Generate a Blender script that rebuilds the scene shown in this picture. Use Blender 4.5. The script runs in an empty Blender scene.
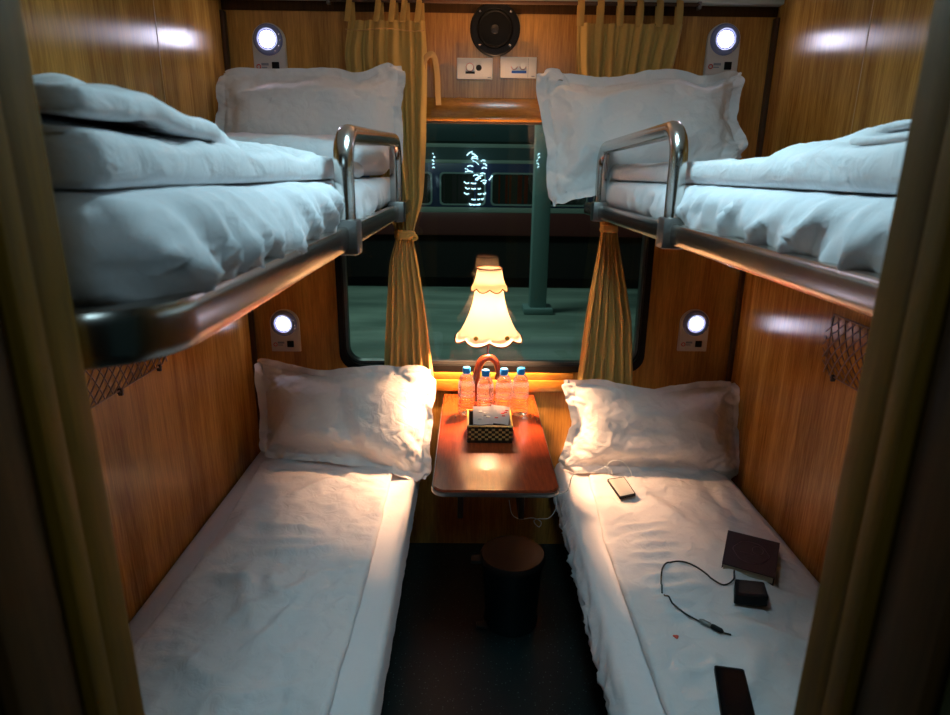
import bpy, bmesh, math, random
import numpy as np
from mathutils import Vector, Matrix
from mathutils.bvhtree import BVHTree
random.seed(7)
SC = bpy.context.scene
COL = SC.collection
H = 1.60            # camera height above the floor, metres
# ------------------------------------------------------------------ camera
FPX = 622.0; CX = 475.0; CY = 357.5
_d1 = np.array([472-CX, CY-173, -FPX]); _d1 /= np.linalg.norm(_d1)
_d2 = np.array([450-CX, CY-2459, -FPX]); _d2 -= _d1*(_d1@_d2); _d2 /= np.linalg.norm(_d2)
_Y = _d1; _Z = -_d2; _X = np.cross(_Y, _Z)
R3 = np.stack([_X, _Y, _Z], 1)
def ray(u, v): return R3.T @ np.array([u-CX, CY-v, -FPX])
def onY(u, v, y): r = ray(u, v); r = r*y/r[1]; return Vector((r[0], r[1], r[2]+H))
def onX(u, v, x): r = ray(u, v); r = r*x/r[0]; return Vector((r[0], r[1], r[2]+H))
def onZ(u, v, z): r = ray(u, v); r = r*(z-H)/r[2]; return Vector((r[0], r[1], z))
cd = bpy.data.cameras.new('camera'); cam = bpy.data.objects.new('camera', cd); COL.objects.link(cam)
cd.sensor_width = 36; cd.lens = FPX*36/950; cd.clip_start = 0.02
cd.dof.use_dof = True; cd.dof.focus_distance = 2.15; cd.dof.aperture_fstop = 7.0
M4 = Matrix(R3.tolist()).transposed().to_4x4(); M4.translation = (0, 0, H)
cam.matrix_world = M4
SC.camera = cam
# ------------------------------------------------------------------ world, exposure, area lights
SC.view_settings.view_transform = 'Standard'; SC.view_settings.look = 'None'
SC.view_settings.gamma = 1; SC.view_settings.use_curve_mapping = False
SC.view_settings.exposure = 0.0
W = bpy.data.worlds.new('night'); SC.world = W; W.use_nodes = True
W.node_tree.nodes['Background'].inputs[0].default_value = (0.10, 0.22, 0.24, 1)
W.node_tree.nodes['Background'].inputs[1].default_value = 0.05
def area(name, loc, size, energy, col, target=None, sy=None, spread=None):
    l = bpy.data.lights.new(name, 'AREA'); l.energy = energy; l.color = col; l.size = size
    if sy: l.shape = 'RECTANGLE'; l.size_y = sy
    if spread: l.spread = spread
    o = bpy.data.objects.new(name, l); COL.objects.link(o); o.location = loc
    if target is not None:
        o.rotation_euler = (Vector(target)-Vector(loc)).to_track_quat('-Z', 'Y').to_euler()
    return o
# compartment ceiling lamp (fixture built below), corridor ceiling lamp, platform lamps
area('ceiling_lamp_light', (0.10, 1.08, H+0.565), 0.30, 7.2, (0.52, 0.87, 1.0), (0.10, 1.08, 0))
area('corridor_lamp_light', (0.05, -0.35, H+0.56), 0.40, 2.3, (0.52, 0.84, 1.0), (0.05, -0.35, 0))
area('platform_lamp_light', (-1.5, 9.0, H+2.9), 1.6, 75, (0.62, 1.0, 0.92), (0.5, 9.5, -0.6))
area('platform_far_light', (3.5, 11.0, H+2.9), 1.6, 7, (0.62, 1.0, 0.95), (1.5, 13.5, 0.6))
def plight(name, loc, energy, col, r):
    l = bpy.data.lights.new(name, 'POINT'); l.energy = energy; l.color = col; l.shadow_soft_size = r
    o = bpy.data.objects.new(name, l); COL.objects.link(o); o.location = loc; return o

# ------------------------------------------------------------------ node materials
def new_mat(name):
    m = bpy.data.materials.new(name); m.use_nodes = True
    nt = m.node_tree; b = nt.nodes['Principled BSDF']; return m, nt, b
def P(name, col, rough=0.5, metal=0.0, spec=0.5, emis=None, es=0, coat=0, trans=0, ior=None, bump=0, bscale=60, aniso=0):
    m, nt, b = new_mat(name)
    b.inputs['Base Color'].default_value = (*col, 1); b.inputs['Roughness'].default_value = rough
    b.inputs['Metallic'].default_value = metal; b.inputs['Specular IOR Level'].default_value = spec
    b.inputs['Coat Weight'].default_value = coat; b.inputs['Transmission Weight'].default_value = trans
    if ior: b.inputs['IOR'].default_value = ior
    if emis: b.inputs['Emission Color'].default_value = (*emis, 1); b.inputs['Emission Strength'].default_value = es
    tc = nt.nodes.new('ShaderNodeTexCoord'); nz = nt.nodes.new('ShaderNodeTexNoise'); nz.inputs['Scale'].default_value = bscale
    nt.links.new(tc.outputs['Object'], nz.inputs['Vector'])
    if bump:
        bp = nt.nodes.new('ShaderNodeBump'); bp.inputs['Strength'].default_value = bump; bp.inputs['Distance'].default_value = 0.002
        nt.links.new(nz.outputs['Fac'], bp.inputs['Height']); nt.links.new(bp.outputs['Normal'], b.inputs['Normal'])
    return m
def ramp(nt, fac, stops):
    r = nt.nodes.new('ShaderNodeValToRGB'); nt.links.new(fac, r.inputs[0])
    while len(r.color_ramp.elements) < len(stops): r.color_ramp.elements.new(0.5)
    for e, (p, c) in zip(r.color_ramp.elements, stops): e.position = p; e.color = (*c, 1)
    return r.outputs[0]
def wood(name, light, dark, rough=0.3, coat=0.3, grain=(1, 1, 0.1), rings=9.0, aniso=0.0, bump=0.15, ringamp=0.05):
    m, nt, b = new_mat(name); L = nt.links.new
    tc = nt.nodes.new('ShaderNodeTexCoord'); mp = nt.nodes.new('ShaderNodeMapping'); mp.inputs['Scale'].default_value = grain
    L(tc.outputs['Object'], mp.inputs[0])
    n1 = nt.nodes.new('ShaderNodeTexNoise'); n1.inputs['Scale'].default_value = 3.2; n1.inputs['Detail'].default_value = 3; L(mp.outputs[0], n1.inputs['Vector'])
    mu = nt.nodes.new('ShaderNodeMath'); mu.operation = 'MULTIPLY'; mu.inputs[1].default_value = rings*6.283; L(n1.outputs['Fac'], mu.inputs[0])
    si = nt.nodes.new('ShaderNodeMath'); si.operation = 'SINE'; L(mu.outputs[0], si.inputs[0])
    n2 = nt.nodes.new('ShaderNodeTexNoise'); n2.inputs['Scale'].default_value = 90; n2.inputs['Detail'].default_value = 4; n2.inputs['Roughness'].default_value = .7
    L(mp.outputs[0], n2.inputs['Vector'])
    a = nt.nodes.new('ShaderNodeMath'); a.operation = 'MULTIPLY_ADD'; a.inputs[1].default_value = ringamp; a.inputs[2].default_value = 0.0; L(si.outputs[0], a.inputs[0])
    ad = nt.nodes.new('ShaderNodeMath'); ad.operation = 'ADD'; L(a.outputs[0], ad.inputs[0]); L(n2.outputs['Fac'], ad.inputs[1])
    mid = tuple((x+y)/2 for x, y in zip(light, dark))
    col = ramp(nt, ad.outputs[0], [(0.25, dark), (0.5, mid), (0.72, light)])
    L(col, b.inputs['Base Color'])
    b.inputs['Roughness'].default_value = rough; b.inputs['Coat Weight'].default_value = coat; b.inputs['Coat Roughness'].default_value = rough*0.6
    if aniso:
        ge = nt.nodes.new('ShaderNodeNewGeometry'); cr_ = nt.nodes.new('ShaderNodeVectorMath'); cr_.operation = 'CROSS_PRODUCT'; cr_.inputs[1].default_value = (0, 0, 1)
        L(ge.outputs['True Normal'], cr_.inputs[0]); L(cr_.outputs[0], b.inputs['Tangent']); b.inputs['Anisotropic'].default_value = aniso
    bp = nt.nodes.new('ShaderNodeBump'); bp.inputs['Strength'].default_value = bump; bp.inputs['Distance'].default_value = 0.001
    L(n2.outputs['Fac'], bp.inputs['Height']); L(bp.outputs['Normal'], b.inputs['Normal'])
    if coat: L(bp.outputs['Normal'], b.inputs['Coat Normal'])
    return m
def fabric(name, col, bump=0.25, scale=900, rough=0.85, spots=None, big=0.25, trans=0.0):
    m, nt, b = new_mat(name); L = nt.links.new
    tc = nt.nodes.new('ShaderNodeTexCoord')
    n = nt.nodes.new('ShaderNodeTexNoise'); n.inputs['Scale'].default_value = scale; L(tc.outputs['Object'], n.inputs['Vector'])
    n2 = nt.nodes.new('ShaderNodeTexNoise'); n2.inputs['Scale'].default_value = 22; n2.inputs['Detail'].default_value = 5; n2.inputs['Distortion'].default_value = 0.8
    L(tc.outputs['Object'], n2.inputs['Vector'])
    bp = nt.nodes.new('ShaderNodeBump'); bp.inputs['Strength'].default_value = bump; bp.inputs['Distance'].default_value = 0.0006; L(n.outputs['Fac'], bp.inputs['Height'])
    b2 = nt.nodes.new('ShaderNodeBump'); b2.inputs['Strength'].default_value = big; b2.inputs['Distance'].default_value = 0.012; L(n2.outputs['Fac'], b2.inputs['Height'])
    L(bp.outputs['Normal'], b2.inputs['Normal']); L(b2.outputs['Normal'], b.inputs['Normal'])
    b.inputs['Base Color'].default_value = (*col, 1); b.inputs['Roughness'].default_value = rough; b.inputs['Specular IOR Level'].default_value = 0.2
    b.inputs['Sheen Weight'].default_value = 0.1
    if trans:
        t = nt.nodes.new('ShaderNodeBsdfTranslucent'); t.inputs[0].default_value = (*col, 1)
        mx = nt.nodes.new('ShaderNodeMixShader'); mx.inputs[0].default_value = trans
        out = nt.nodes['Material Output']; L(b.outputs[0], mx.inputs[1]); L(t.outputs[0], mx.inputs[2]); L(mx.outputs[0], out.inputs[0])
    return m
M = {}
M['wall'] = wood('oak_laminate', (0.62, 0.300, 0.055), (0.27, 0.105, 0.014), rough=0.25, coat=0.0, grain=(1.6, 1.6, 0.09), aniso=0.8, rings=4, ringamp=0.12, bump=0.08)
M['back'] = wood('oak_laminate_back', (0.66, 0.33, 0.066), (0.34, 0.14, 0.020), rough=0.32, coat=0.0, grain=(1.6, 1.6, 0.10), aniso=0.5, rings=4, ringamp=0.12, bump=0.08)
M['trim'] = wood('varnished_oak_trim', (0.58, 0.25, 0.035), (0.36, 0.13, 0.016), rough=0.22, coat=0.5, grain=(0.3, 1.5, 1.5))
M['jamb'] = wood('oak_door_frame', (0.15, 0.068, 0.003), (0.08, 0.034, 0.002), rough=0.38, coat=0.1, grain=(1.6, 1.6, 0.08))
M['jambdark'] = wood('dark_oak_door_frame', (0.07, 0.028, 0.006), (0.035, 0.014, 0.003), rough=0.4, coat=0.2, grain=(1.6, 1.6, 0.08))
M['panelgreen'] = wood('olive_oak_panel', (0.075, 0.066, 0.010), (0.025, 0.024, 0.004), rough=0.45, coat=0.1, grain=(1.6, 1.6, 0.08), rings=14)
M['seam'] = P('dark_seam', (0.07, 0.025, 0.006), 0.4)
M['seamlight'] = P('pale_panel_joint', (0.50, 0.27, 0.09), 0.4)
M['table'] = wood('red_varnished_table', (0.40, 0.056, 0.011), (0.22, 0.028, 0.006), rough=0.22, coat=0.7, grain=(1.6, 0.14, 1.6), rings=3, bump=0.05)
M['mahog'] = wood('mahogany', (0.17, 0.030, 0.012), (0.08, 0.013, 0.006), rough=0.18, coat=0.8, grain=(2, 2, 2), rings=3)
M['steel'] = P('brushed_stainless_steel', (0.60, 0.58, 0.55), 0.20, 1.0, bump=0.05, bscale=250)
M['steelrail'] = P('stainless_rail', (0.52, 0.47, 0.42), 0.24, 1.0, bump=0.06, bscale=40)
M['clamp'] = P('dull_steel_clamp', (0.26, 0.25, 0.24), 0.42, 1.0)
M['edge'] = P('aluminium_edge', (0.35, 0.30, 0.27), 0.35, 1.0)
M['sheet'] = fabric('white_cotton_sheet', (0.78, 0.77, 0.80))
M['quilt'] = fabric('white_quilt_cotton', (0.78, 0.76, 0.78), big=0.6)
M['pillow'] = fabric('white_pillow_cotton', (0.82, 0.80, 0.80), big=0.5)
M['curtain'] = fabric('mustard_curtain', (0.68, 0.46, 0.14), bump=0.5, scale=500, trans=0.25)
M['strap'] = fabric('tan_strap', (0.55, 0.33, 0.12), bump=0.4)
M['black'] = P('black_plastic', (0.005, 0.005, 0.006), 0.5, spec=0.2)
M['rubber'] = P('black_rubber', (0.003, 0.003, 0.003), 0.6, spec=0.2)
M['cream'] = P('cream_plastic', (0.62, 0.58, 0.52), 0.35)
M['white'] = P('white_plastic', (0.74, 0.72, 0.68), 0.3)
M['whitemetal'] = P('pale_green_trim', (0.55, 0.62, 0.55), 0.4)
M['red'] = P('red_mark', (0.6, 0.02, 0.02), 0.5)
M['bluep'] = P('blue_mark', (0.02, 0.10, 0.45), 0.5)
M['greyp'] = P('grey_mark', (0.25, 0.27, 0.30), 0.5)
M['ringblue'] = P('smoked_blue_ring', (0.24, 0.28, 0.50), 0.25, coat=0.3)
M['led'] = P('lit_led_lens', (0.8, 0.8, 0.9), 0.3, emis=(0.80, 0.78, 1.0), es=9)
M['cap'] = P('blue_bottle_cap', (0.02, 0.30, 0.85), 0.35)
M['floor'] = P('dark_floor', (0.01, 0.02, 0.02), 0.5)
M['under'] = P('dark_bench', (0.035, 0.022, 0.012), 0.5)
M['bin'] = P('dark_plastic_bin', (0.006, 0.018, 0.020), 0.4)
M['binlid'] = P('brown_bin_lid', (0.024, 0.028, 0.027), 0.45)
M['cord'] = P('black_cord', (0.015, 0.015, 0.015), 0.4)
M['whitecord'] = P('white_cord', (0.9, 0.9, 0.88), 0.4)
M['net'] = P('brown_net_cord', (0.30, 0.16, 0.09), 0.6)
M['netdark'] = P('dark_net_cord', (0.03, 0.02, 0.018), 0.6)
M['bookcover'] = P('dark_book_cover', (0.030, 0.010, 0.014), 0.6, bump=0.2)
M['bookmotif'] = P('book_motif', (0.10, 0.05, 0.07), 0.4)
M['paper'] = P('book_pages', (0.42, 0.33, 0.22), 0.8, bump=0.3, bscale=300)
M['screen'] = P('black_glass_screen', (0.006, 0.007, 0.008), 0.12)
M['phonewhite'] = P('pale_phone_back', (0.66, 0.64, 0.60), 0.3)
M['gold'] = P('gold_rim', (0.72, 0.42, 0.06), 0.35)
M['weavedark'] = P('dark_weave', (0.022, 0.012, 0.006), 0.35)
M['weavegold'] = P('golden_weave', (0.55, 0.36, 0.12), 0.4)
M['packet'] = fabric('white_packet', (0.85, 0.83, 0.82), bump=0.1, trans=0.45)
M['bulb'] = P('lit_bulb', (1, 0.8, 0.5), 0.4, emis=(1.0, 0.62, 0.28), es=60)
M['braid'] = P('brown_braid', (0.16, 0.055, 0.02), 0.7)
def mk_floor():
    m, nt, b = new_mat('speckled_vinyl'); L = nt.links.new
    tc = nt.nodes.new('ShaderNodeTexCoord'); v = nt.nodes.new('ShaderNodeTexVoronoi'); v.inputs['Scale'].default_value = 70; L(tc.outputs['Object'], v.inputs['Vector'])
    c = ramp(nt, v.outputs['Distance'], [(0.0, (0.16, 0.26, 0.24)), (0.13, (0.06, 0.12, 0.11)), (0.17, (0.007, 0.018, 0.019))])
    L(c, b.inputs['Base Color']); b.inputs['Roughness'].default_value = 0.4
    return m
M['vinyl'] = mk_floor()
def mk_plat():
    m, nt, b = new_mat('platform_concrete'); L = nt.links.new
    tc = nt.nodes.new('ShaderNodeTexCoord'); mp = nt.nodes.new('ShaderNodeMapping'); mp.inputs['Scale'].default_value = (0.25, 1, 1); L(tc.outputs['Object'], mp.inputs[0])
    n = nt.nodes.new('ShaderNodeTexNoise'); n.inputs['Scale'].default_value = 1.7; n.inputs['Detail'].default_value = 6; L(mp.outputs[0], n.inputs['Vector'])
    c = ramp(nt, n.outputs['Fac'], [(0.35, (0.16, 0.22, 0.18)), (0.65, (0.38, 0.46, 0.38))]); L(c, b.inputs['Base Color']); b.inputs['Roughness'].default_value = 0.75
    return m
M['plat'] = mk_plat()
M['ballast'] = P('dark_ballast', (0.05, 0.045, 0.04), 0.9, bump=1, bscale=12)
M['tr_red'] = P('dull_red_train_paint', (0.16, 0.035, 0.03), 0.4)
M['tr_blue'] = P('navy_train_paint', (0.035, 0.05, 0.13), 0.35)
M['tr_stripe'] = P('grey_stripe_paint', (0.34, 0.40, 0.34), 0.5)
M['tr_roof'] = P('train_roof_paint', (0.05, 0.085, 0.09), 0.5)
M['tr_black'] = P('train_underframe', (0.02, 0.018, 0.016), 0.8)
M['tr_frame'] = P('train_window_frame', (0.28, 0.36, 0.34), 0.4)
M['tr_glass'] = P('train_window_glass', (0.03, 0.035, 0.03), 0.08)
M['pillar'] = P('grey_green_pillar', (0.26, 0.38, 0.36), 0.6)
M['glint'] = P('bright_tube', (0.5, 0.8, 0.9), 0.2, emis=(0.55, 0.85, 1.0), es=2.2)  # emission stands in for light reflected in the window pane
M['foldw'] = fabric('tag_red', (0.6, 0.03, 0.04))
def mk_window():
    m, nt, b = new_mat('window_glass'); L = nt.links.new
    nt.nodes.remove(b); out = nt.nodes['Material Output']
    t = nt.nodes.new('ShaderNodeBsdfTransparent'); t.inputs[0].default_value = (0.93, 0.97, 0.95, 1)
    g = nt.nodes.new('ShaderNodeBsdfGlossy'); g.inputs['Roughness'].default_value = 0.0
    f = nt.nodes.new('ShaderNodeFresnel'); f.inputs[0].default_value = 1.52
    mx = nt.nodes.new('ShaderNodeMixShader'); L(f.outputs[0], mx.inputs[0]); L(t.outputs[0], mx.inputs[1]); L(g.outputs[0], mx.inputs[2]); L(mx.outputs[0], out.inputs[0])
    return m
M['glass'] = mk_window()
def mk_water():
    m, nt, b = new_mat('bottle_plastic_with_water'); L = nt.links.new
    b.inputs['Base Color'].default_value = (1, 1, 1, 1); b.inputs['Roughness'].default_value = 0.02
    b.inputs['Transmission Weight'].default_value = 1; b.inputs['IOR'].default_value = 1.30
    t = nt.nodes.new('ShaderNodeBsdfTransparent'); t.inputs[0].default_value = (1, 1, 1, 1)
    g = nt.nodes.new('ShaderNodeBsdfTranslucent'); g.inputs[0].default_value = (0.9, 0.85, 0.9, 1)
    mx = nt.nodes.new('ShaderNodeMixShader'); mx.inputs[0].default_value = 0.12; L(b.outputs[0], mx.inputs[1]); L(t.outputs[0], mx.inputs[2])
    m2 = nt.nodes.new('ShaderNodeMixShader'); m2.inputs[0].default_value = 0.015; L(mx.outputs[0], m2.inputs[1]); L(g.outputs[0], m2.inputs[2])
    L(m2.outputs[0], nt.nodes['Material Output'].inputs[0]); return m
M['water'] = mk_water()
def mk_label():
    m, nt, b = new_mat('printed_bottle_label'); L = nt.links.new
    tc = nt.nodes.new('ShaderNodeTexCoord'); v = nt.nodes.new('ShaderNodeTexNoise'); v.inputs['Scale'].default_value = 95; L(tc.outputs['Object'], v.inputs['Vector'])
    c = ramp(nt, v.outputs['Fac'], [(0.40, (0.15, 0.2, 0.6)), (0.5, (0.8, 0.75, 0.8)), (0.62, (0.7, 0.12, 0.25))]); L(c, b.inputs['Base Color']); b.inputs['Roughness'].default_value = .3
    t = nt.nodes.new('ShaderNodeBsdfTransparent'); mx = nt.nodes.new('ShaderNodeMixShader'); mx.inputs[0].default_value = 0.24
    L(t.outputs[0], mx.inputs[1]); L(b.outputs[0], mx.inputs[2]); L(mx.outputs[0], nt.nodes['Material Output'].inputs[0]); return m
M['label'] = mk_label()
def mk_shade():
    m, nt, b = new_mat('lampshade_fabric'); L = nt.links.new
    nt.nodes.remove(b)
    d = nt.nodes.new('ShaderNodeBsdfDiffuse'); d.inputs[0].default_value = (0.88, 0.80, 0.66, 1)
    t = nt.nodes.new('ShaderNodeBsdfTranslucent'); t.inputs[0].default_value = (1.0, 0.95, 0.86, 1)
    mx = nt.nodes.new('ShaderNodeMixShader'); mx.inputs[0].default_value = 0.82
    L(d.outputs[0], mx.inputs[1]); L(t.outputs[0], mx.inputs[2]); L(mx.outputs[0], nt.nodes['Material Output'].inputs[0]); return m
M['shade'] = mk_shade()

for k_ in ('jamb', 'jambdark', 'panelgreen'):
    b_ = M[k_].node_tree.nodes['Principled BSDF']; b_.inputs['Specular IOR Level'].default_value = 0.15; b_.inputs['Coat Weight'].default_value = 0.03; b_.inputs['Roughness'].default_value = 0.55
# ------------------------------------------------------------------ mesh helpers
def mesh_obj(name, V, F, mat, parent=None, smooth=True, sub=0, loc=None, auto=None):
    V = np.asarray(V, dtype=float)
    if parent is not None: off = np.array(parent['_o'][:])
    elif loc is not None: off = np.array(loc, dtype=float)
    else:
        mn, mx = V.min(0), V.max(0); off = np.array([(mn[0]+mx[0])/2, (mn[1]+mx[1])/2, mn[2]])
    me = bpy.data.meshes.new(name); me.from_pydata((V-off).tolist(), [], [tuple(int(i) for i in f) for f in F]); me.update()
    if smooth: me.polygons.foreach_set('use_smooth', [True]*len(me.polygons))
    if auto is not None and smooth:
        me.set_sharp_from_angle(angle=math.radians(auto))
    me.materials.append(mat)
    o = bpy.data.objects.new(name, me); COL.objects.link(o)
    if parent is not None:
        o.parent = parent
        if parent.type == 'MESH': pass
    else: o.location = off
    o['_o'] = off.tolist()
    if sub:
        md = o.modifiers.new('subdivision', 'SUBSURF'); md.levels = sub; md.render_levels = sub
    return o
class MB:
    """collects shapes in world coordinates, builds ONE mesh object"""
    def __init__(s): s.V = []; s.F = []
    def add(s, V, F):
        n = len(s.V); s.V += [tuple(v) for v in V]; s.F += [tuple(i+n for i in f) for f in F]; return s
    def box(s, a, b, bev=0.0, M_=None, seg=2):
        bm = bmesh.new(); bmesh.ops.create_cube(bm, size=1)
        a = Vector(a); b = Vector(b); c = (a+b)/2; d = b-a
        for v in bm.verts: v.co = Vector((v.co.x*d.x, v.co.y*d.y, v.co.z*d.z))
        if bev: bmesh.ops.bevel(bm, geom=bm.edges[:], offset=bev, segments=seg, affect='EDGES', profile=.5)
        for v in bm.verts: v.co = v.co+c if M_ is None else M_ @ (v.co+c)
        return s.bm(bm)
    def bm(s, bm):
        bm.verts.index_update(); s.add([v.co[:] for v in bm.verts], [[v.index for v in f.verts] for f in bm.faces]); bm.free(); return s
    def tube(s, pts, r, n=10, rz=None, closed=False, up=(0, 0, 1), sq=2.0, cap=True):
        pts = [Vector(p) for p in pts]; N = len(pts); rings = []
        if not isinstance(r, (list, tuple)): r = [r]*N
        prev = None
        for i, p in enumerate(pts):
            a = pts[i-1] if (i > 0 or closed) else p; b = pts[(i+1) % N] if (i < N-1 or closed) else p
            t = (b-a).normalized()
            if rz is not None: side = t.cross(Vector(up)).normalized(); u2 = side.cross(t).normalized()
            else:
                if prev is None: side = t.orthogonal().normalized()
                else: side = (prev-t*prev.dot(t)).normalized()
                prev = side; u2 = t.cross(side)
            ring = []
            for k in range(n):
                an = 2*math.pi*k/n+ (math.pi/n if sq > 2 else 0); c, q = math.cos(an), math.sin(an)
                c2 = math.copysign(abs(c)**(2/sq), c); q2 = math.copysign(abs(q)**(2/sq), q)
                ring.append(p+side*(c2*r[i])+u2*(q2*(rz if rz is not None else r[i])))
            rings.append(ring)
        V = [v for g in rings for v in g]; F = []
        for i in range(N if closed else N-1):
            j = (i+1) % N
            for k in range(n): F.append((i*n+k, i*n+(k+1) % n, j*n+(k+1) % n, j*n+k))
        if cap and not closed: F.append(tuple(range(n))[::-1]); F.append(tuple((N-1)*n+k for k in range(n)))
        return s.add(V, F)
    def lathe(s, prof, c, n=32, axis='Z', rfun=None):
        """prof: list of (radius, height)"""
        V = []; F = []
        for i, (r, h) in enumerate(prof):
            for k in range(n):
                a = 2*math.pi*k/n; rr = r if rfun is None else rfun(r, h, a, i)
                if axis == 'Z': V.append((c[0]+rr*math.cos(a), c[1]+rr*math.sin(a), c[2]+h))
                else: V.append((c[0]+rr*math.cos(a), c[1]-h, c[2]+rr*math.sin(a)))    # towards the camera
        for i in range(len(prof)-1):
            for k in range(n): F.append((i*n+k, i*n+(k+1) % n, (i+1)*n+(k+1) % n, (i+1)*n+k))
        if prof[0][0] > 1e-4: F.append(tuple(range(n))[::-1])
        if prof[-1][0] > 1e-4: F.append(tuple((len(prof)-1)*n+k for k in range(n)))
        return s.add(V, F)
    def prismY(s, poly, y0, y1):
        """poly in (x,z), extruded between y0 (near) and y1"""
        n = len(poly); V = [(x, y0, z) for x, z in poly]+[(x, y1, z) for x, z in poly]
        F = [tuple(range(n)), tuple(range(2*n-1, n-1, -1))]+[(i, n+i, n+(i+1) % n, (i+1) % n) for i in range(n)]
        return s.add(V, F)
    def build(s, name, mat, parent=None, smooth=True, auto=35, sub=0, loc=None):
        return mesh_obj(name, s.V, s.F, mat, parent, smooth, sub, loc, auto)
def empty(name, loc, label, cat, group=None):
    o = bpy.data.objects.new(name, None); COL.objects.link(o); o.location = loc; o['_o'] = list(loc); o.empty_display_size = .05
    tag(o, label, cat, group); return o
def tag(o, label, cat, group=None, kind=None):
    o['label'] = label; o['category'] = cat
    if group: o['group'] = group
    if kind: o['kind'] = kind
    return o
def struct(o, label=None):
    o['kind'] = 'structure'
    if label: o['label'] = label
    return o
def copy_tree(o, loc, label, group=None):
    kids = list(o.children); r = o.copy(); COL.objects.link(r); r.location = loc; r['label'] = label; r['_o'] = list(loc)
    if group: r['group'] = group
    for ch in kids:
        c = ch.copy(); COL.objects.link(c); c.parent = r
        for g in list(ch.children):
            d = g.copy(); COL.objects.link(d); d.parent = c
    return r
def smooth_path(pts, n=8):
    """Catmull-Rom"""
    p = [Vector(q) for q in pts]; p = [p[0]*2-p[1]]+p+[p[-1]*2-p[-2]]; out = []
    for i in range(1, len(p)-2):
        for k in range(n):
            t = k/n; a, b, c, d = p[i-1], p[i], p[i+1], p[i+2]
            out.append(0.5*((2*b)+(c-a)*t+(2*a-5*b+4*c-d)*t*t+(3*b-a-3*c+d)*t**3))
    out.append(p[-2]); return out
# vectorised gradient noise -------------------------------------------------
def pn(x, y, seed=0):
    rs = np.random.RandomState(seed); g = rs.rand(256)*2*np.pi; perm = rs.permutation(256)
    xi = np.floor(x).astype(int); yi = np.floor(y).astype(int); xf = x-xi; yf = y-yi
    def gr(i, j, dx, dy): a = g[perm[(perm[i & 255]+j) & 255]]; return np.cos(a)*dx+np.sin(a)*dy
    u = xf**3*(xf*(xf*6-15)+10); v = yf**3*(yf*(yf*6-15)+10)
    a = gr(xi, yi, xf, yf); b = gr(xi+1, yi, xf-1, yf); c = gr(xi, yi+1, xf, yf-1); d = gr(xi+1, yi+1, xf-1, yf-1)
    return (a*(1-u)+b*u)*(1-v)+(c*(1-u)+d*u)*v
def ridge(x, y, seed=0):
    wx = pn(x*.7, y*.7, seed+50)*.8; wy = pn(x*.7+9, y*.7+3, seed+60)*.8
    return 1-2*np.minimum(np.abs(pn(x+wx, y+wy, seed))*2.2, 1)
def crease(x, y, a, b, w, amp, asym=0.0):
    """soft fold along segment a-b, fading at its ends"""
    ax, ay = a; bx, by = b; dx, dy = bx-ax, by-ay; L = math.hypot(dx, dy)
    t = ((x-ax)*dx+(y-ay)*dy)/L**2; d = ((x-ax)*dy-(y-ay)*dx)/L; d = d+0.15*w*np.sin(t*9)
    amp = amp*1.7
    e = np.clip(1-(2*np.clip(t, -0.2, 1.2)-1)**2*0.75, 0, 1)*np.clip((t+.2)/.2, 0, 1)*np.clip((1.2-t)/.2, 0, 1)
    prof = np.exp(-(d/w)**2); prof = prof+asym*(d/w)*np.exp(-(d/w)**2)
    return amp*prof*e
def roundbox(x0, x1, y0, y1, z0, z1, r, step=0.012, zr=None):
    """dense rounded box; returns V, N (outward), F"""
    nx, ny, nz = [max(2, int(round(d/step))) for d in (x1-x0, y1-y0, z1-z0)]
    nz = max(nz, 4); idx = {}; G = []; F = []
    def vid(i, j, k):
        key = (i, j, k)
        if key not in idx: idx[key] = len(G); G.append(key)
        return idx[key]
    for k, fl in ((0, 1), (nz, 0)):
        for i in range(nx):
            for j in range(ny):
                q = [vid(i, j, k), vid(i+1, j, k), vid(i+1, j+1, k), vid(i, j+1, k)]; F.append(q[::-1] if fl else q)
    for i, fl in ((0, 1), (nx, 0)):
        for j in range(ny):
            for k in range(nz):
                q = [vid(i, j, k), vid(i, j+1, k), vid(i, j+1, k+1), vid(i, j, k+1)]; F.append(q[::-1] if fl else q)
    for j, fl in ((0, 0), (ny, 1)):
        for i in range(nx):
            for k in range(nz):
                q = [vid(i, j, k), vid(i+1, j, k), vid(i+1, j, k+1), vid(i, j, k+1)]; F.append(q[::-1] if fl else q)
    G = np.array(G, float); Pp = np.stack([x0+(x1-x0)*G[:, 0]/nx, y0+(y1-y0)*G[:, 1]/ny, z0+(z1-z0)*G[:, 2]/nz], 1)
    r = min(r, (z1-z0)/2*.999)
    lo = np.array([x0+r, y0+r, z0+r]); hi = np.array([x1-r, y1-r, z1-r]); Q = np.clip(Pp, lo, hi); D = Pp-Q
    ln = np.linalg.norm(D, axis=1, keepdims=True); N = D/np.maximum(ln, 1e-9)
    return Q+N*r, N, F
def plan_round(V, xe, ye, R, sx):
    """round a plan corner at (xe, ye); sx=+1 when the corner is on the +x side; the corner is at the low-y end"""
    cx_, cy_ = xe-sx*R, ye+R
    dx = (V[:, 0]-cx_)*sx; dy = cy_-V[:, 1]; m = (dx > 0) & (dy > 0)
    mx = np.maximum(dx, dy); l = np.hypot(dx, dy); k = np.where(m, mx/np.maximum(l, 1e-9), 1)
    V = V.copy(); V[:, 0] = np.where(m, cx_+sx*dx*k, V[:, 0]); V[:, 1] = np.where(m, cy_-dy*k, V[:, 1]); return V
def bvh_of(o):
    me = o.data; mw = Matrix.Translation(Vector(o['_o'])); return BVHTree.FromPolygons([mw @ v.co for v in me.vertices], [p.vertices[:] for p in me.polygons])
def hit(bv, u, v):
    d = Vector(ray(u, v)).normalized(); return bv.ray_cast(Vector((0, 0, H)), d)[0]
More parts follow.
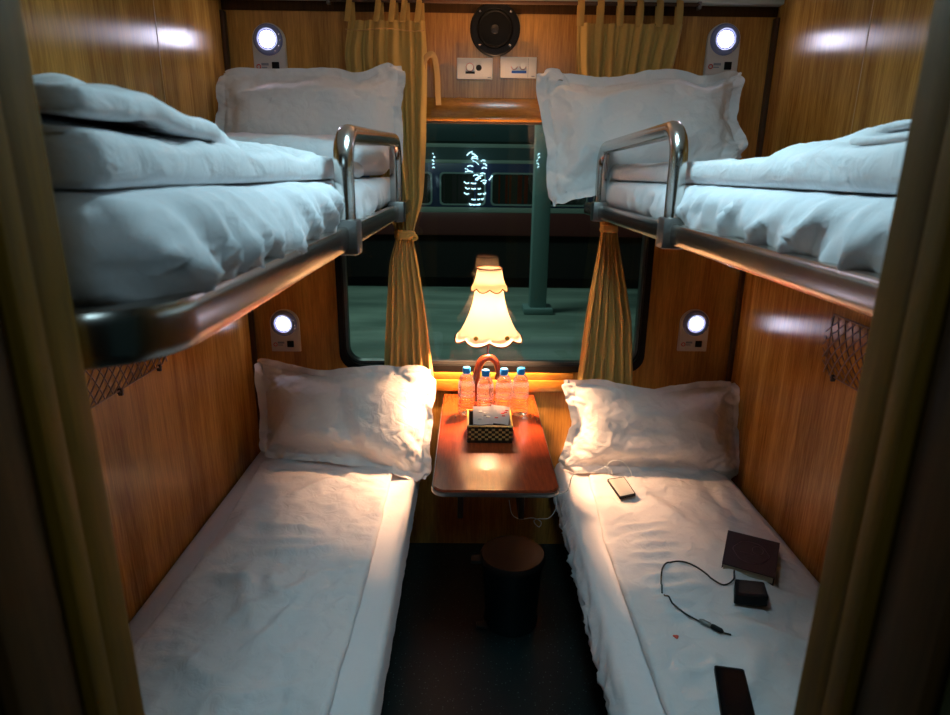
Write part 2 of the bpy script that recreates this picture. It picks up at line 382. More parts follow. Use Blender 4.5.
def rest(V, bvs, gap=.002, reach=.2):
    for i, p in enumerate(V):
        for bv in bvs:
            h = bv.ray_cast(Vector((p[0], p[1], p[2]+reach)), Vector((0, 0, -1)), reach*1.6)[0]
            if h and p[2] < h.z+gap: p[2] = h.z+gap
    return V
def drop(bv, x, y): 
    h = bv.ray_cast(Vector((x, y, H-0.25)), Vector((0, 0, -1)))[0]; return h.z if h else 0

# ------------------------------------------------------------------ the setting
XL, XR, YB, ZC = -0.885, 1.075, 2.45, H+0.60
YD0, YD1 = 0.315, 0.385          # door wall
struct(MB().box((XL-.1, -1.2, -0.05), (XR+.1, YB+.08, 0)).build('floor', M['vinyl'], smooth=False))
struct(MB().box((XL-.1, -1.2, ZC), (XR+.1, YB+.08, ZC+.04)).build('ceiling', M['cream'], smooth=False))
struct(MB().box((XL-.05, YD0, 0), (XL, YB+.08, ZC)).build('wall_left', M['wall'], smooth=False))
struct(MB().box((XR, YD0, 0), (XR+.05, YB+.08, ZC)).build('wall_right', M['wall'], smooth=False))
struct(MB().box((XL-.1, -1.25, 0), (XR+.1, -1.2, ZC)).build('wall_corridor', M['jambdark'], smooth=False))
# back wall with window opening (rounded corners), wood
WX0, WX1, WZ0, WZ1 = -0.535, 0.715, H-0.785, H+0.212
def rrect(x0, x1, z0, z1, r, n=8):
    p = []
    for cx_, cz_, a0 in ((x1-r, z1-r, 0), (x0+r, z1-r, 90), (x0+r, z0+r, 180), (x1-r, z0+r, 270)):
        for k in range(n+1): a = math.radians(a0+90*k/n); p.append((cx_+r*math.cos(a), cz_+r*math.sin(a)))
    return p
def ringplate(mb, inner, x0, x1, z0, z1, ya, yb):
    """plate x0..x1,z0..z1 with an opening whose outline is 'inner' (from rrect)"""
    n = len(inner); outer = []
    per = n//4
    for i, (x, z) in enumerate(inner):
        q = i//per
        cx_ = x1 if q in (0, 3) else x0; cz_ = z1 if q in (0, 1) else z0
        k = (i % per)/(per-1)
        # spread outer points along the two sides near the corner
        ic = inner[q*per+per//2]
        if q == 0: o = (x1, z+(z1-z)*min(1, 2*k)) if k < .5 else (x1+(x-x1)*(2*k-1), z1)
        elif q == 1: o = (x+(x0-x)*min(1, 2*k), z1) if k < .5 else (x0, z1+(z-z1)*(2*k-1))
        elif q == 2: o = (x0, z+(z0-z)*min(1, 2*k)) if k < .5 else (x0+(x-x0)*(2*k-1), z0)
        else: o = (x+(x1-x)*min(1, 2*k), z0) if k < .5 else (x1, z0+(z-z0)*(2*k-1))
        outer.append(o)
    V = [(x, ya, z) for x, z in inner]+[(x, ya, z) for x, z in outer]+[(x, yb, z) for x, z in inner]+[(x, yb, z) for x, z in outer]; F = []
    for i in range(n):
        j = (i+1) % n
        F += [(i, j, n+j, n+i), (2*n+j, 2*n+i, 3*n+i, 3*n+j), (j, i, 2*n+i, 2*n+j), (n+i, n+j, 3*n+j, 3*n+i)]
    mb.add(V, F)
mb = MB(); ringplate(mb, rrect(WX0, WX1, WZ0, WZ1, 0.075), XL, XR, 0, ZC, YB, YB+.06)
struct(mb.build('wall_back', M['back'], smooth=False))
win = empty('window_1', (0.09, YB, WZ0), 'wide window with black rubber frame above the small table', 'window'); win['kind'] = 'structure'; del win['category']
def ringtube(p, w, ya, yb):
    mb = MB(); xs = [a for a, _ in p]; zs = [b for _, b in p]; cx_, cz_ = (min(xs)+max(xs))/2, (min(zs)+max(zs))/2
    sx = 1-2*w/(max(xs)-min(xs)); sz = 1-2*w/(max(zs)-min(zs)); q = [(cx_+(x-cx_)*sx, cz_+(z-cz_)*sz) for x, z in p]
    n = len(p); V = [(x, ya, z) for x, z in p]+[(x, ya, z) for x, z in q]+[(x, yb, z) for x, z in p]+[(x, yb, z) for x, z in q]; F = []
    for i in range(n):
        j = (i+1) % n; F += [(i, j, n+j, n+i), (2*n+j, 2*n+i, 3*n+i, 3*n+j), (j, i, 2*n+i, 2*n+j), (n+i, n+j, 3*n+j, 3*n+i)]
    return mb.add(V, F)
ringtube(rrect(WX0+.002, WX1-.002, WZ0+.002, WZ1-.002, 0.073), 0.024, YB-0.012, YB+0.05).build('rubber_frame', M['rubber'], win, auto=30)
ringtube(rrect(WX0+.026, WX1-.026, WZ0+.026, WZ1-.026, 0.055), 0.010, YB+0.014, YB+0.05).build('metal_bead', M['clamp'], win, auto=30)
MB().prismY(rrect(WX0+.034, WX1-.034, WZ0+.034, WZ1-.034, 0.05), YB+0.030, YB+0.036).build('window_pane', M['glass'], win, smooth=False)
# trims of the back wall
struct(MB().box((-0.235, YB-.030, H-0.865), (0.425, YB, H-0.815), .006).box((-0.235, YB-.022, H-0.815), (0.425, YB, H-0.787), .004).build('trim_1', M['trim']))
struct(MB().box((-0.235, YB-.022, H+0.188), (0.50, YB, H+0.262), .006).box((-0.235, YB-.030, H+0.182), (0.50, YB, H+0.196), .004).build('trim_2', M['trim']))
struct(MB().box((XL, YB-.005, H+0.540), (XR, YB, H+0.575), .002).build('trim_3', M['jambdark']))
struct(MB().box((XL, YB-.045, H+0.572), (XR, YB, ZC-.001), .003).build('trim_4', M['whitemetal']))
# dark corner strips and panel seams
struct(MB().box((XL, YB-.030, 0), (XL+.014, YB, H+.535), .003).build('trim_5', M['seam']))
struct(MB().box((XR-.014, YB-.030, 0), (XR, YB, H+.535), .003).build('trim_6', M['seam']))
for i, (y, side) in enumerate(((1.93, -1), (1.87, 1))):
    x = XL if side < 0 else XR-.0010
    struct(MB().box((x, y-.0012, H-.1), (x+.0010, y+.0012, ZC)).build('trim_%d' % (7+i), M['seamlight'], smooth=False))
# door wall, frame and open door leaf edges
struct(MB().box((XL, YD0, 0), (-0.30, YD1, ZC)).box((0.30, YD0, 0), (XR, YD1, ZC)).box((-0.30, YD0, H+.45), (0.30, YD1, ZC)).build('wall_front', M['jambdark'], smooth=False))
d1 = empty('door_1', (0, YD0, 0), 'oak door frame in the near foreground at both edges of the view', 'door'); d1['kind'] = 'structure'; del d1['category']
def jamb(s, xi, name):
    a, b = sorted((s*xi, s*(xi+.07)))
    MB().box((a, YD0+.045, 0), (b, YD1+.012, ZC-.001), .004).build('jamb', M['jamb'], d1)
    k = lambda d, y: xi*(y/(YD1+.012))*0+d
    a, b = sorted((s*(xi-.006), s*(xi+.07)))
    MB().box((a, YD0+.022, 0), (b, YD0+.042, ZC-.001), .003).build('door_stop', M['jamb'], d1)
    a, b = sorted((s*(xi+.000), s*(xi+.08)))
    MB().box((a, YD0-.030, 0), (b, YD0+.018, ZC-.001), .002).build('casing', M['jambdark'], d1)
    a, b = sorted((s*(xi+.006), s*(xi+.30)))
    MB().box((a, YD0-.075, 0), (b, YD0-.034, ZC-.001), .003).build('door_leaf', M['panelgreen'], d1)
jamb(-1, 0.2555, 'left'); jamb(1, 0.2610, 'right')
# ceiling lamp fixture and corridor fixture
cl = empty('ceiling_lamp', (0.10, 1.08, ZC-.03), 'flat square ceiling lamp in the middle of the compartment ceiling', 'lamp')
MB().box((-.08, .90, ZC-.022), (.28, 1.26, ZC), .006).build('lamp_housing', M['white'], cl)
MB().box((-.06, .92, ZC-.030), (.26, 1.24, ZC-.0222), .003).build('diffuser', P('lit_diffuser', (.8, .9, .9), .4, emis=(.6, .9, 1), es=1.5), cl)
# ------------------------------------------------------------------ outside: platform and the train opposite
struct(MB().box((-14, YB+1.0, -0.75), (14, 12.4, -0.60)).build('ground_platform', M['plat'], smooth=False))
struct(MB().box((-16, YB+.7, -2.0), (16, 24, -1.6)).build('ground_ballast', M['ballast'], smooth=False))
ty = 14.0
tr = empty('train_carriage', (0.5, ty, -1.2), 'dark blue and red railway carriage standing across the platform', 'train')
MB().box((-12, ty, H-1.33), (14, ty+2.6, H-.83), .02).build('lower_body', M['tr_red'], tr)
MB().box((-12, ty-.005, H-.83), (14, ty+2.6, H-.72), .01).build('stripe', M['tr_stripe'], tr)
MB().box((-12, ty, H-.72), (14, ty+2.6, H+.20), .01).build('window_band', M['tr_blue'], tr)
MB().box((-12, ty-.006, H+.20), (14, ty+2.6, H+.27), .01).box((-12, ty-.006, H+.52), (14, ty+2.6, H+.60), .01).build('cornice', M['tr_stripe'], tr)
MB().box((-12, ty, H+.27), (14, ty+2.6, H+.52)).box((-12, ty+.15, H+.60), (14, ty+2.5, H+1.3), .2).build('roof', M['tr_roof'], tr)
MB().box((-12, ty+.2, H-2.3), (14, ty+2.4, H-1.33)).build('underframe', M['tr_black'], tr)
for i, x0 in enumerate((-1.86, -0.70, 0.41, 1.53, 2.65)):
    f = ringtube(rrect(x0, x0+1.0, H-.68, H+.015, .09), .035, ty-.03, ty+.01).build('train_window', M['tr_frame'], tr)
    MB().prismY(rrect(x0+.03, x0+.97, H-.65, H-.015, .07), ty-.012, ty-.004).build('pane', M['tr_glass'], f, smooth=False)
    mbx = MB()
    for k in range(5):
        cx_ = x0+.12+k*.16+random.uniform(-.05, .05); mbx.box((cx_, ty-.016, H-.63), (cx_+random.uniform(.03, .11), ty-.0125, H-.04))
    mbx.build('blind_bars', M['tr_black'] if i % 2 else M['mahog'], f, smooth=False)
pl = empty('platform_pillar', (1.10, 10.1, -0.6), 'pale green steel pillar standing on the platform outside the window', 'pillar')
MB().box((.965, 9.98, -.6), (1.235, 10.24, H+3.0), .02).build('shaft', M['pillar'], pl)
MB().box((.86, 9.88, -.6), (1.34, 10.34, -.50), .02).build('foot', M['pillar'], pl)
random.seed(3)  # glowing tubes added outside to imitate reflections in the window, no real lamps
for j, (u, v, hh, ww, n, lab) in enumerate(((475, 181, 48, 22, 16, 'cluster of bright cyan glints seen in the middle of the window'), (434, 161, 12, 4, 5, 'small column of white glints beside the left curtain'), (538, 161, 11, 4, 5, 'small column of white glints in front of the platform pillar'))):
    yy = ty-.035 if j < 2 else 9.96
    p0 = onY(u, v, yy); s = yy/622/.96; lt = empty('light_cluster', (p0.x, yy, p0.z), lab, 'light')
    MB().box((p0.x-.012*s/.02, yy, p0.z-hh*s*.5), (p0.x+.012*s/.02, yy+.02, p0.z+hh*s*.5), .004).build('mounting_strip', M['tr_blue'] if j < 2 else M['pillar'], lt)  # added strip backing the imitated reflection, not part of a fixture
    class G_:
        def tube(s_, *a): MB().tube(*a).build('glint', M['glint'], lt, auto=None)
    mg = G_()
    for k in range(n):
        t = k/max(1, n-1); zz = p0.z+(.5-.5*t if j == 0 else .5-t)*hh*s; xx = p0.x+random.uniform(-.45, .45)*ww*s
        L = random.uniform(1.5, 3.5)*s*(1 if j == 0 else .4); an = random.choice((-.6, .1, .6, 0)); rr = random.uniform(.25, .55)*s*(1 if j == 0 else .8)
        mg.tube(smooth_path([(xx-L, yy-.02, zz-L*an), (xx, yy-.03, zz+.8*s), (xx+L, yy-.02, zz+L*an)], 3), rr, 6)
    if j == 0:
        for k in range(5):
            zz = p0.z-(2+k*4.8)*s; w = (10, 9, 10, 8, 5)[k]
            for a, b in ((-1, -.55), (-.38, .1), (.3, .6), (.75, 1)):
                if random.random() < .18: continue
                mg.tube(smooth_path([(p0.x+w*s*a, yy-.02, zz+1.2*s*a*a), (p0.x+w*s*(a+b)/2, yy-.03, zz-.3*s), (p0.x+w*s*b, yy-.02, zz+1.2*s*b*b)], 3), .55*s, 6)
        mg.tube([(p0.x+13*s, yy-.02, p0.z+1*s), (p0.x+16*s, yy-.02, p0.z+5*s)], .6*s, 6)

# ------------------------------------------------------------------ upper berths
BZ = H-0.14          # rail bottom
def build_berth(s, xe, y0, label, yp, gz, ye=2.345):
    """s=-1 left, +1 right; xe aisle edge"""
    xw = XL if s < 0 else XR; sx = -s
    b = empty('upper_berth', ((xe+xw)/2, 1.4, BZ), label, 'bunk bed')
    R = 0.075
    path = [(xe, ye, BZ+.022), (xe, 1.6, BZ+.022), (xe, 1.0, BZ+.022)]
    for k in range(0, 11):
        a = math.radians(90*k/10); path.append((xe-sx*R+sx*R*math.cos(a), y0+R-R*math.sin(a), BZ+.022))
    path.append((xw+sx*.02, y0, BZ+.022))
    MB().tube(path, .013, 16, rz=.022, sq=4).build('rail', M['steelrail'], b)
    # underside board
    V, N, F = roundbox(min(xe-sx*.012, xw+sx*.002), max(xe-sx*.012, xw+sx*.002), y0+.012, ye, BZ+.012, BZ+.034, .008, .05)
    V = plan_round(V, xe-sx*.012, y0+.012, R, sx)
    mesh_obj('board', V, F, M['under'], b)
    # lip seen behind rail end
    MB().box((min(xe-sx*.35, xe), ye-.004, BZ), (max(xe-sx*.35, xe), ye+.014, BZ+.040), .003).build('end_bar', M['steelrail'], b)
    # guard hoop
    zn, zf = gz; r = .06; yn, yf = yp; xg = xe+sx*.004
    pts = [(xg, yn, BZ+.01), (xg, yn, zn-r)]
    for k in range(1, 7): a = math.radians(90*k/6); pts.append((xg, yn+r-r*math.cos(a), zn-r+r*math.sin(a)))
    for k in range(0, 7): a = math.radians(90*k/6); pts.append((xg, yf-r+r*math.sin(a), zf-r+r*math.cos(a)))
    pts.append((xg, yf, BZ+.01))
    MB().tube(pts, .0185, 16).build('guard_rail', M['steel'], b)
    for y, h in ((yn, .056), (yf, .054)):
        mbk = MB().box((xg-.025, y-.024, BZ-.008), (xg+.025, y+.024, BZ+h), .005)
        cl_ = mbk.build('clamp', M['clamp'], b)
        ms = MB()
        for dz in (.012, .034): ms.lathe([(0.0001, .006), (.004, .005), (.0045, 0)], (xg, y-.024, BZ+dz), 8, axis='Y')
        ms.build('screw', M['steel'], cl_)
    return b
XEL, XER = -0.235, 0.425
Y0L, Y0R = 0.428, 0.438
build_berth(-1, XEL, Y0L, 'upper berth on the left with curved steel rail and guard hoop', (1.17, 1.97), (H+.066, H+.090))
build_berth(1, XER, Y0R, 'upper berth on the right with steel rail and guard hoop', (1.33, 2.10), (H+.092, H+.082))

# mattresses on the upper berths (with sheet)
def upper_mattress(s, xe, y0, label, seed, zt):
    xw = XL+.006 if s < 0 else XR-.006; sx = -s
    x0, x1 = sorted((xw, xe-sx*.016)); ye = 2.34
    V, N, F = roundbox(x0, x1, y0+.015, ye, BZ+.036, zt, .032, .0100)
    V = plan_round(V, xe-sx*.016, y0+.015, .075, sx)
    y = V[:, 1]; z = V[:, 2]; x = V[:, 0]
    side = np.clip(N[:, 0]*sx, 0, 1); top = np.clip(N[:, 2], 0, 1); h = (zt-z)/(zt-BZ-.036)
    fade = np.clip((2.05-y)/.9, 0.12, 1); hc = np.clip(h, 0, 1)
    a = y-hc*.085                                   # folds slant down and away
    wv = pn(a*5, hc*1.5, seed+7)*.03
    def folds(freq, sd, p): return np.clip(1-np.abs(pn((a+wv)*freq, hc*1.1+a*1.5, sd))*3.2, 0, 1)**p
    d = (folds(9, seed, 1.6)*.022+folds(19, seed+2, 1.3)*.012+folds(35, seed+4, 1.2)*.0045)*fade*(.15+.85*hc**.7)*np.where(hc > .9, .6, 1)
    bulge = .006*np.sin(hc*np.pi)*fade + .012*np.clip((1.15-y)/.6, 0, 1)*np.sin(np.clip(hc*1.1, 0, 1)*np.pi)
    V = V+N*((d*1.15+bulge)*side)[:, None]
    d2 = pn(x*6, y*5, seed+8)*.005+ridge(x*5, y*4, seed+9)*.001
    V[:, 2] += d2*top
    V[:, 2] -= .012*side*np.clip(h-.5, 0, .5)*(1+pn(y*14, x*0, seed+3))*fade
    o = mesh_obj('mattress', V, F, M['sheet'], None); tag(o, label, 'mattress'); return o
mUL = upper_mattress(-1, XEL, Y0L, 'sheeted mattress on the upper left berth, side draped with wrinkled white sheet', 11, H-.018)
mUR = upper_mattress(1, XER, Y0R, 'sheeted mattress on the upper right berth, side draped with wrinkled white sheet', 23, H-.020)

# quilts on the upper berths -------------------------------------------------
def slab(x0, x1, y0, y1, z0, z1, r, step, seed, fn=None, amp=.004, fr=(6, 5)):
    V, N, F = roundbox(x0, x1, y0, y1, z0, z1, r, step)
    x, y = V[:, 0].copy(), V[:, 1].copy(); top = np.clip(N[:, 2], 0, 1)**.5
    V[:, 2] += (pn(x*fr[0], y*fr[1], seed)*amp*2.5+ridge(x*fr[0]*1.3, y*fr[1]*1.3, seed+1)*amp*.8+ridge(x*fr[0]*2.7, y*fr[1]*2.7, seed+2)*amp*.3)*top
    edge = 1-np.abs(N[:, 2]); V[:, 0] += pn(y*8, x*0, seed+3)*.008*edge; V[:, 1] += pn(x*8, y*0, seed+4)*.008*edge
    if fn is not None: V = fn(V, N, x, y, top)
    return V, F
def ul_quilt():
    mb = MB()
    zt = H-.013
    def f1(V, N, x, y, top):      # main folded quilt, swelling towards the near end
        wallw = np.clip((x+.30)/-.35, 0, 1); near = np.clip((1.75-y)/.9, 0, 1); near = near*near*(3-2*near)
        k = np.clip((V[:, 2]-zt)/.034, 0, 1.2)
        V[:, 2] += (.004+.045*wallw)*near*k
        V[:, 2] += (crease(x, y, (-.28, 1.02), (-.60, .80), .03, .008)+crease(x, y, (-.27, 1.30), (-.7, 1.05), .03, .009)+crease(x, y, (-.27, 1.14), (-.5, 1.08), .016, .007))*top
        return V
    V, F = slab(-.845, -.266, .47, 1.60, zt-.002, zt+.034, .014, .011, 31, f1, .0035); mb.add(V, F)
    def f2(V, N, x, y, top):      # folded-over upper layer with a slanting open edge
        wallw = np.clip((x+.30)/-.35, 0, 1); sl = np.clip((y-.60)/.42, 0, 1)
        V[:, 2] += .045*wallw*(1-.2*sl)+.006*(1-sl)-.022*sl
        V[:, 0] -= .09*np.clip((y-.72)/.35, 0, 1)*np.clip((x+.6)/.3, 0, 1)
        V[:, 2] += crease(x, y, (-.29, .58), (-.60, .85), .03, .010)+crease(x, y, (-.30, .72), (-.8, .65), .025, .008)
        return V
    V, F = slab(-.84, -.276, .47, 1.06, zt+.044, zt+.064, .0098, .011, 35, f2, .0028); mb.add(V, F)
    def f3(V, N, x, y, top):      # inner leaf of the open fold
        wallw = np.clip((x+.30)/-.35, 0, 1)
        V[:, 2] += .045*wallw-.014*np.clip((y-.55)/.3, 0, 1)+.004*np.sin((x+.3)*16)
        return V
    V, F = slab(-.80, -.290, .47, .86, zt+.036, zt+.042, .0028, .012, 39, f3, .002); mb.add(V, F)
    o = mb.build('quilt', M['quilt'], auto=None); tag(o, 'rumpled white quilt folded in layers on the upper left berth', 'quilt')
    o2 = mb
    # flat far bundle
    def f4(V, N, x, y, top):
        V[:, 2] += .030*np.clip((y-1.80)/.35, 0, 1)*np.clip(N[:, 2]+.2, 0, 1)-.014*np.clip((x+.42)/.15, 0, 1)*top
        return V
    V, F = slab(-.84, -.272, 1.62, 2.20, zt+.002, zt+.094, .040, .012, 41, f4, .004)
    global fbUL
    q = fbUL = mesh_obj('folded_blanket', V, F, M['quilt'], None); tag(q, 'flat folded white blanket under the pillow on the upper left berth', 'blanket')
    return o
qUL = ul_quilt()
def ur_quilt():
    mb = MB(); zt = H-.014
    def f1(V, N, x, y, top):
        near = np.clip((1.0-y)/.40, 0, 1); near = near*near*(3-2*near)
        k = (V[:, 2]-zt)/.05
        V[:, 2] += .010*near*np.clip(k, 0, 1.3)-.006*(1-near)*np.clip(k, 0, 1)
        V[:, 2] += (crease(x, y, (.45, 1.0), (.62, .86), .03, .014)+crease(x, y, (.46, 1.12), (.7, 1.25), .035, -.008)+crease(x, y, (.45, .86), (.8, .98), .03, .012))*top
        return V
    V, F = slab(.450, 1.04, .47, 2.22, zt-.004, zt+.048, .022, .012, 51, f1, .003); mb.add(V, F)
    def f2(V, N, x, y, top):
        V[:, 2] += -.008*np.clip((y-.62)/.25, 0, 1)+.003*np.sin(y*16)
        return V
    V, F = slab(.458, 1.0, .47, .80, zt+.056, zt+.066, .0048, .012, 55, f2, .0025); mb.add(V, F)
    def f3(V, N, x, y, top):
        V[:, 2] += -.012*np.clip((y-.6)/.25, 0, 1); return V
    V, F = slab(.462, 1.0, .47, .76, zt+.070, zt+.078, .0038, .012, 57, f3, .002); mb.add(V, F)
    o = mb.build('quilt', M['quilt'], auto=None); tag(o, 'long folded white quilt lying along the upper right berth', 'quilt'); return o
qUR = ur_quilt()
p = onX(333, 161, -.262)
tag(MB().box((p.x+.006, p.y-.014, p.z-.003), (p.x+.009, p.y+.008, p.z+.004), .001).build('fabric_tag', M['foldw']), 'tiny red tag on the quilt edge near the left guard hoop', 'tag')

# ------------------------------------------------------------------ lower bunks
ZL, ZR = H-1.12, H-1.175
def lower_bunk(s, x0, x1, zt, label):
    b = empty('lower_bunk', ((x0+x1)/2, 1.4, 0), label, 'bunk bed')
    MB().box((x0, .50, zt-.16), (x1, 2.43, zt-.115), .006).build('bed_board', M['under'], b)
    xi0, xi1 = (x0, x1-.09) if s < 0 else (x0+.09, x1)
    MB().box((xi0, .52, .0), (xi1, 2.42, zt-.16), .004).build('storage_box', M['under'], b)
    xk = x1-.06 if s < 0 else x0+.06
    for y in (1.95, 1.2):
        MB().lathe([(.011, 0), (.011, .012), (.007, .016), (.007, zt-.16)], (xk, y, 0), 12).build('leg', M['clamp'], b)
lower_bunk(-1, XL+.003, -.225, ZL, 'lower left bunk base, dark board box under the mattress')
lower_bunk(1, .375, XR-.003, ZR, 'lower right bunk base, dark board box under the mattress')
def lower_mattress(s, x0, x1, zt, label, seed, wr):
    V, N, F = roundbox(x0, x1, .50, 2.425, zt-.115, zt, .022, .0115)
    x, y, z = V.T.copy(); sx = -s; side = np.clip(N[:, 0]*sx, 0, 1); top = np.clip(N[:, 2], 0, 1)
    h = (zt-z)/.115
    d = wr*((ridge((y+h*.10)*11, h*1.3, seed)*.5+.5)**2*.016+(ridge(y*26, h*2, seed+4)*.5+.5)**2*.006)
    V[:, 0] += sx*(d*side*np.clip(h*2, 0.2, 1)+side*wr*.020*h)
    V[:, 2] += (pn(x*5, y*4, seed+1)*.006+ridge(x*7, y*6, seed+2)*.0016*wr)*top
    o = mesh_obj('mattress', V, F, M['sheet'], None); tag(o, label, 'mattress'); return o
mLL = lower_mattress(-1, XL+.004, -.205, ZL, 'white sheeted mattress on the lower left bunk', 61, .15)
mLR = lower_mattress(1, .372, XR-.004, ZR, 'white sheeted mattress on the lower right bunk with a puckered side', 71, 1.0)
def ll_quilt():
    def f(V, N, x, y, top):
        c = lambda *a: crease(x, y, *a)
        V[:, 2] += top*(c((-.62, 1.95), (-.42, 2.12), .020, .009)+c((-.60, 1.90), (-.40, 2.06), .016, -.007)+c((-.72, 1.75), (-.45, 1.72), .018, .008)
            + c((-.74, 1.67), (-.42, 1.66), .016, .007)+c((-.70, 1.60), (-.36, 1.64), .016, .006)+c((-.66, 1.55), (-.55, 1.30), .03, .012)+c((-.58, 1.52), (-.50, 1.38), .02, .010)
            + c((-.74, 1.5), (-.6, 1.46), .02, .012)+c((-.62, 1.30), (-.40, 1.5), .022, .008)+c((-.52, 1.22), (-.44, 1.42), .016, .009)+c((-.7, 1.2), (-.5, 1.1), .025, .008)
            + c((-.6, 1.06), (-.32, 1.12), .02, .007)+c((-.45, 1.5), (-.30, 1.53), .014, .006)+c((-.8, 1.4), (-.7, 1.9), .04, .012)+c((-.55, 2.13), (-.33, 2.02), .015, -.006)
            + pn(x*3, y*2.5, 7)*.014+ridge(x*6+y*3, y*11-x*3, 77)*.0028)
        V[:, 0] += .018*np.sin((y-1.2)*4)*(.25+.75*np.clip((-.4-x)/.3, 0, 1))
        return V
    V, F = slab(-.800, -.290, .52, 2.235, ZL+.006, ZL+.032, .012, .0085, 81, f, .0032, (9, 8)); V = rest(V, [bvh_of(mLL)], .001)
    o = mesh_obj('quilt', V, F, M['quilt'], None); tag(o, 'flat white quilt spread on the lower left bunk', 'quilt'); return o
qLL = ll_quilt()
def lr_quilt():
    def f(V, N, x, y, top):
        c = lambda *a: crease(x, y, *a); s = 0
        for k in range(9): s = s+c((.50+.01*(k % 3), 1.86-.055*k), (.68-.02*(k % 2), 1.88-.058*k), .013, .0075)
        s = s+c((.62, 2.15), (.80, 1.75), .03, .008)+c((.90, 2.2), (.95, 1.9), .03, -.008)+c((.72, 1.62), (1.0, 1.45), .02, .009)+c((.70, 1.40), (1.0, 1.22), .022, .010)
        s = s+c((.5, 1.2), (.62, 1.24), .018, .008)+c((.5, 1.12), (.66, 1.15), .018, .008)+c((.55, 1.05), (.75, 1.3), .03, .009)+c((.84, 1.75), (.72, 1.4), .025, .006)
        V[:, 2] += top*(s+pn(x*3, y*2.5, 17)*.014+ridge(x*7-y*2, y*10+x*3, 79)*.0026)
        V[:, 0] += .03*np.clip((y-1.75)/.5, 0, 1)*np.clip((.75-x)/.3, 0, 1)
        V[:, 0] += -.055*np.clip((1.72-y)/.3, 0, 1)*np.clip((x-.75)/.25, 0, 1)*0
        V[:, 1] += .10*(x-.75)*np.clip((y-1.9)/.3, 0, 1)
        return V
    V, F = slab(.446, 1.030, .52, 2.275, ZR+.006, ZR+.030, .012, .0085, 91, f, .0030, (8, 8)); V = rest(V, [bvh_of(mLR)], .001)
    o = mesh_obj('quilt', V, F, M['quilt'], None); tag(o, 'white quilt spread on the lower right bunk under the book and phones', 'quilt'); return o
qLR = lr_quilt()
BV = bvh_of(qLR)

# ------------------------------------------------------------------ pillows (inflated cloth)
def sim_pillow(seed, nx=60, ny=40, Wd=.66, Hd=.44, fl=3, press=1.0, frames=24, slack=.06):
    rng = np.random.RandomState(seed); idx = {}; V = []; F = []; hx, hy = Wd/nx, Hd/ny
    inner = lambda i, j: fl < i < nx-fl and fl < j < ny-fl
    for s in (1, -1):
        for j in range(ny+1):
            for i in range(nx+1):
                if s == -1 and not inner(i, j): continue
                z = s*.004*(1+.6*np.sin(i*.5+seed*3)*np.sin(j*.4+seed)) if inner(i, j) else .0015*rng.randn()
                idx[(s, i, j)] = len(V); V.append((i*hx-Wd/2, j*hy-Hd/2, z+.0008*rng.randn()))
    g = lambda s, i, j: idx.get((s, i, j), idx[(1, i, j)])
    for s in (1, -1):
        for j in range(ny):
            for i in range(nx):
                if s == -1 and not (fl <= i < nx-fl and fl <= j < ny-fl): continue
                q = [g(s, i, j), g(s, i+1, j), g(s, i+1, j+1), g(s, i, j+1)]; F.append(q if s == 1 else q[::-1])
    me = bpy.data.meshes.new('p'); me.from_pydata(V, [], F); o = bpy.data.objects.new('p', me); COL.objects.link(o)
    vg = o.vertex_groups.new(name='pin')
    for i in (0, 1, nx-1, nx):
        for j in (0, 1, ny-1, ny): vg.add([idx[(1, i, j)]], 1.0, 'REPLACE')
    m = o.modifiers.new('c', 'CLOTH'); s = m.settings
    s.quality = 4; s.mass = .25; s.tension_stiffness = s.compression_stiffness = 14; s.shear_stiffness = 4; s.bending_stiffness = .12
    s.use_pressure = True; s.uniform_pressure_force = press; s.effector_weights.gravity = 0; s.air_damping = 2
    s.vertex_group_mass = 'pin'; s.shrink_min = -slack
    m.collision_settings.use_collision = False
    for f in range(1, frames+1): SC.frame_set(f)
    ev = o.evaluated_get(bpy.context.evaluated_depsgraph_get()); n = len(ev.data.vertices); co = np.empty(n*3); ev.data.vertices.foreach_get('co', co); co = co.reshape(-1, 3).copy()
    SC.frame_set(1); bpy.data.objects.remove(o); bpy.data.meshes.remove(me)
    co[:, 0] /= Wd; co[:, 1] /= Hd
    return co, F
def pillow(label, c00, c10, c11, c01, seed, thick=.14, back=.5, press=1.3, fn=None, slack=.11, on_=()):
    """corners: bottom-left, bottom-right, top-right, top-left"""
    co, F = sim_pillow(seed, press=press, slack=slack)
    c00, c10, c11, c01 = [np.array(c, float) for c in (c00, c10, c11, c01)]
    u = co[:, 0]+.5; v = co[:, 1]+.5; w = co[:, 2]
    w = w/np.percentile(np.abs(w), 98)*thick/2
    w = np.where(w < 0, w*back, w)
    if fn: u, v, w = fn(u, v, w)
    u_, v_ = u[:, None], v[:, None]
    B = c00*(1-u_)*(1-v_)+c10*u_*(1-v_)+c11*u_*v_+c01*(1-u_)*v_
    n = np.cross((c10-c00)+(c11-c01), (c01-c00)+(c11-c10)); n /= np.linalg.norm(n)
    V = B+n*w[:, None]; V[:, 1] = np.minimum(V[:, 1], 2.362); V = rest(V, on_)
    o = mesh_obj('pillow', V, F, M['pillow'], None, sub=1); tag(o, label, 'pillow'); return o
E2 = lambda p, dx=0, dy=0, dz=0: (p[0]+dx, p[1]+dy, p[2]+dz)
PU = [bvh_of(mUL), bvh_of(fbUL)]; PV = [bvh_of(mUR), bvh_of(qUR)]; PL = [bvh_of(mLL), bvh_of(qLL)]; PR = [bvh_of(mLR), BV]
def dip(u, v, c, wd, a): return -a*np.exp(-((u-c)/wd)**2)*np.clip(v-.35, 0, 1)
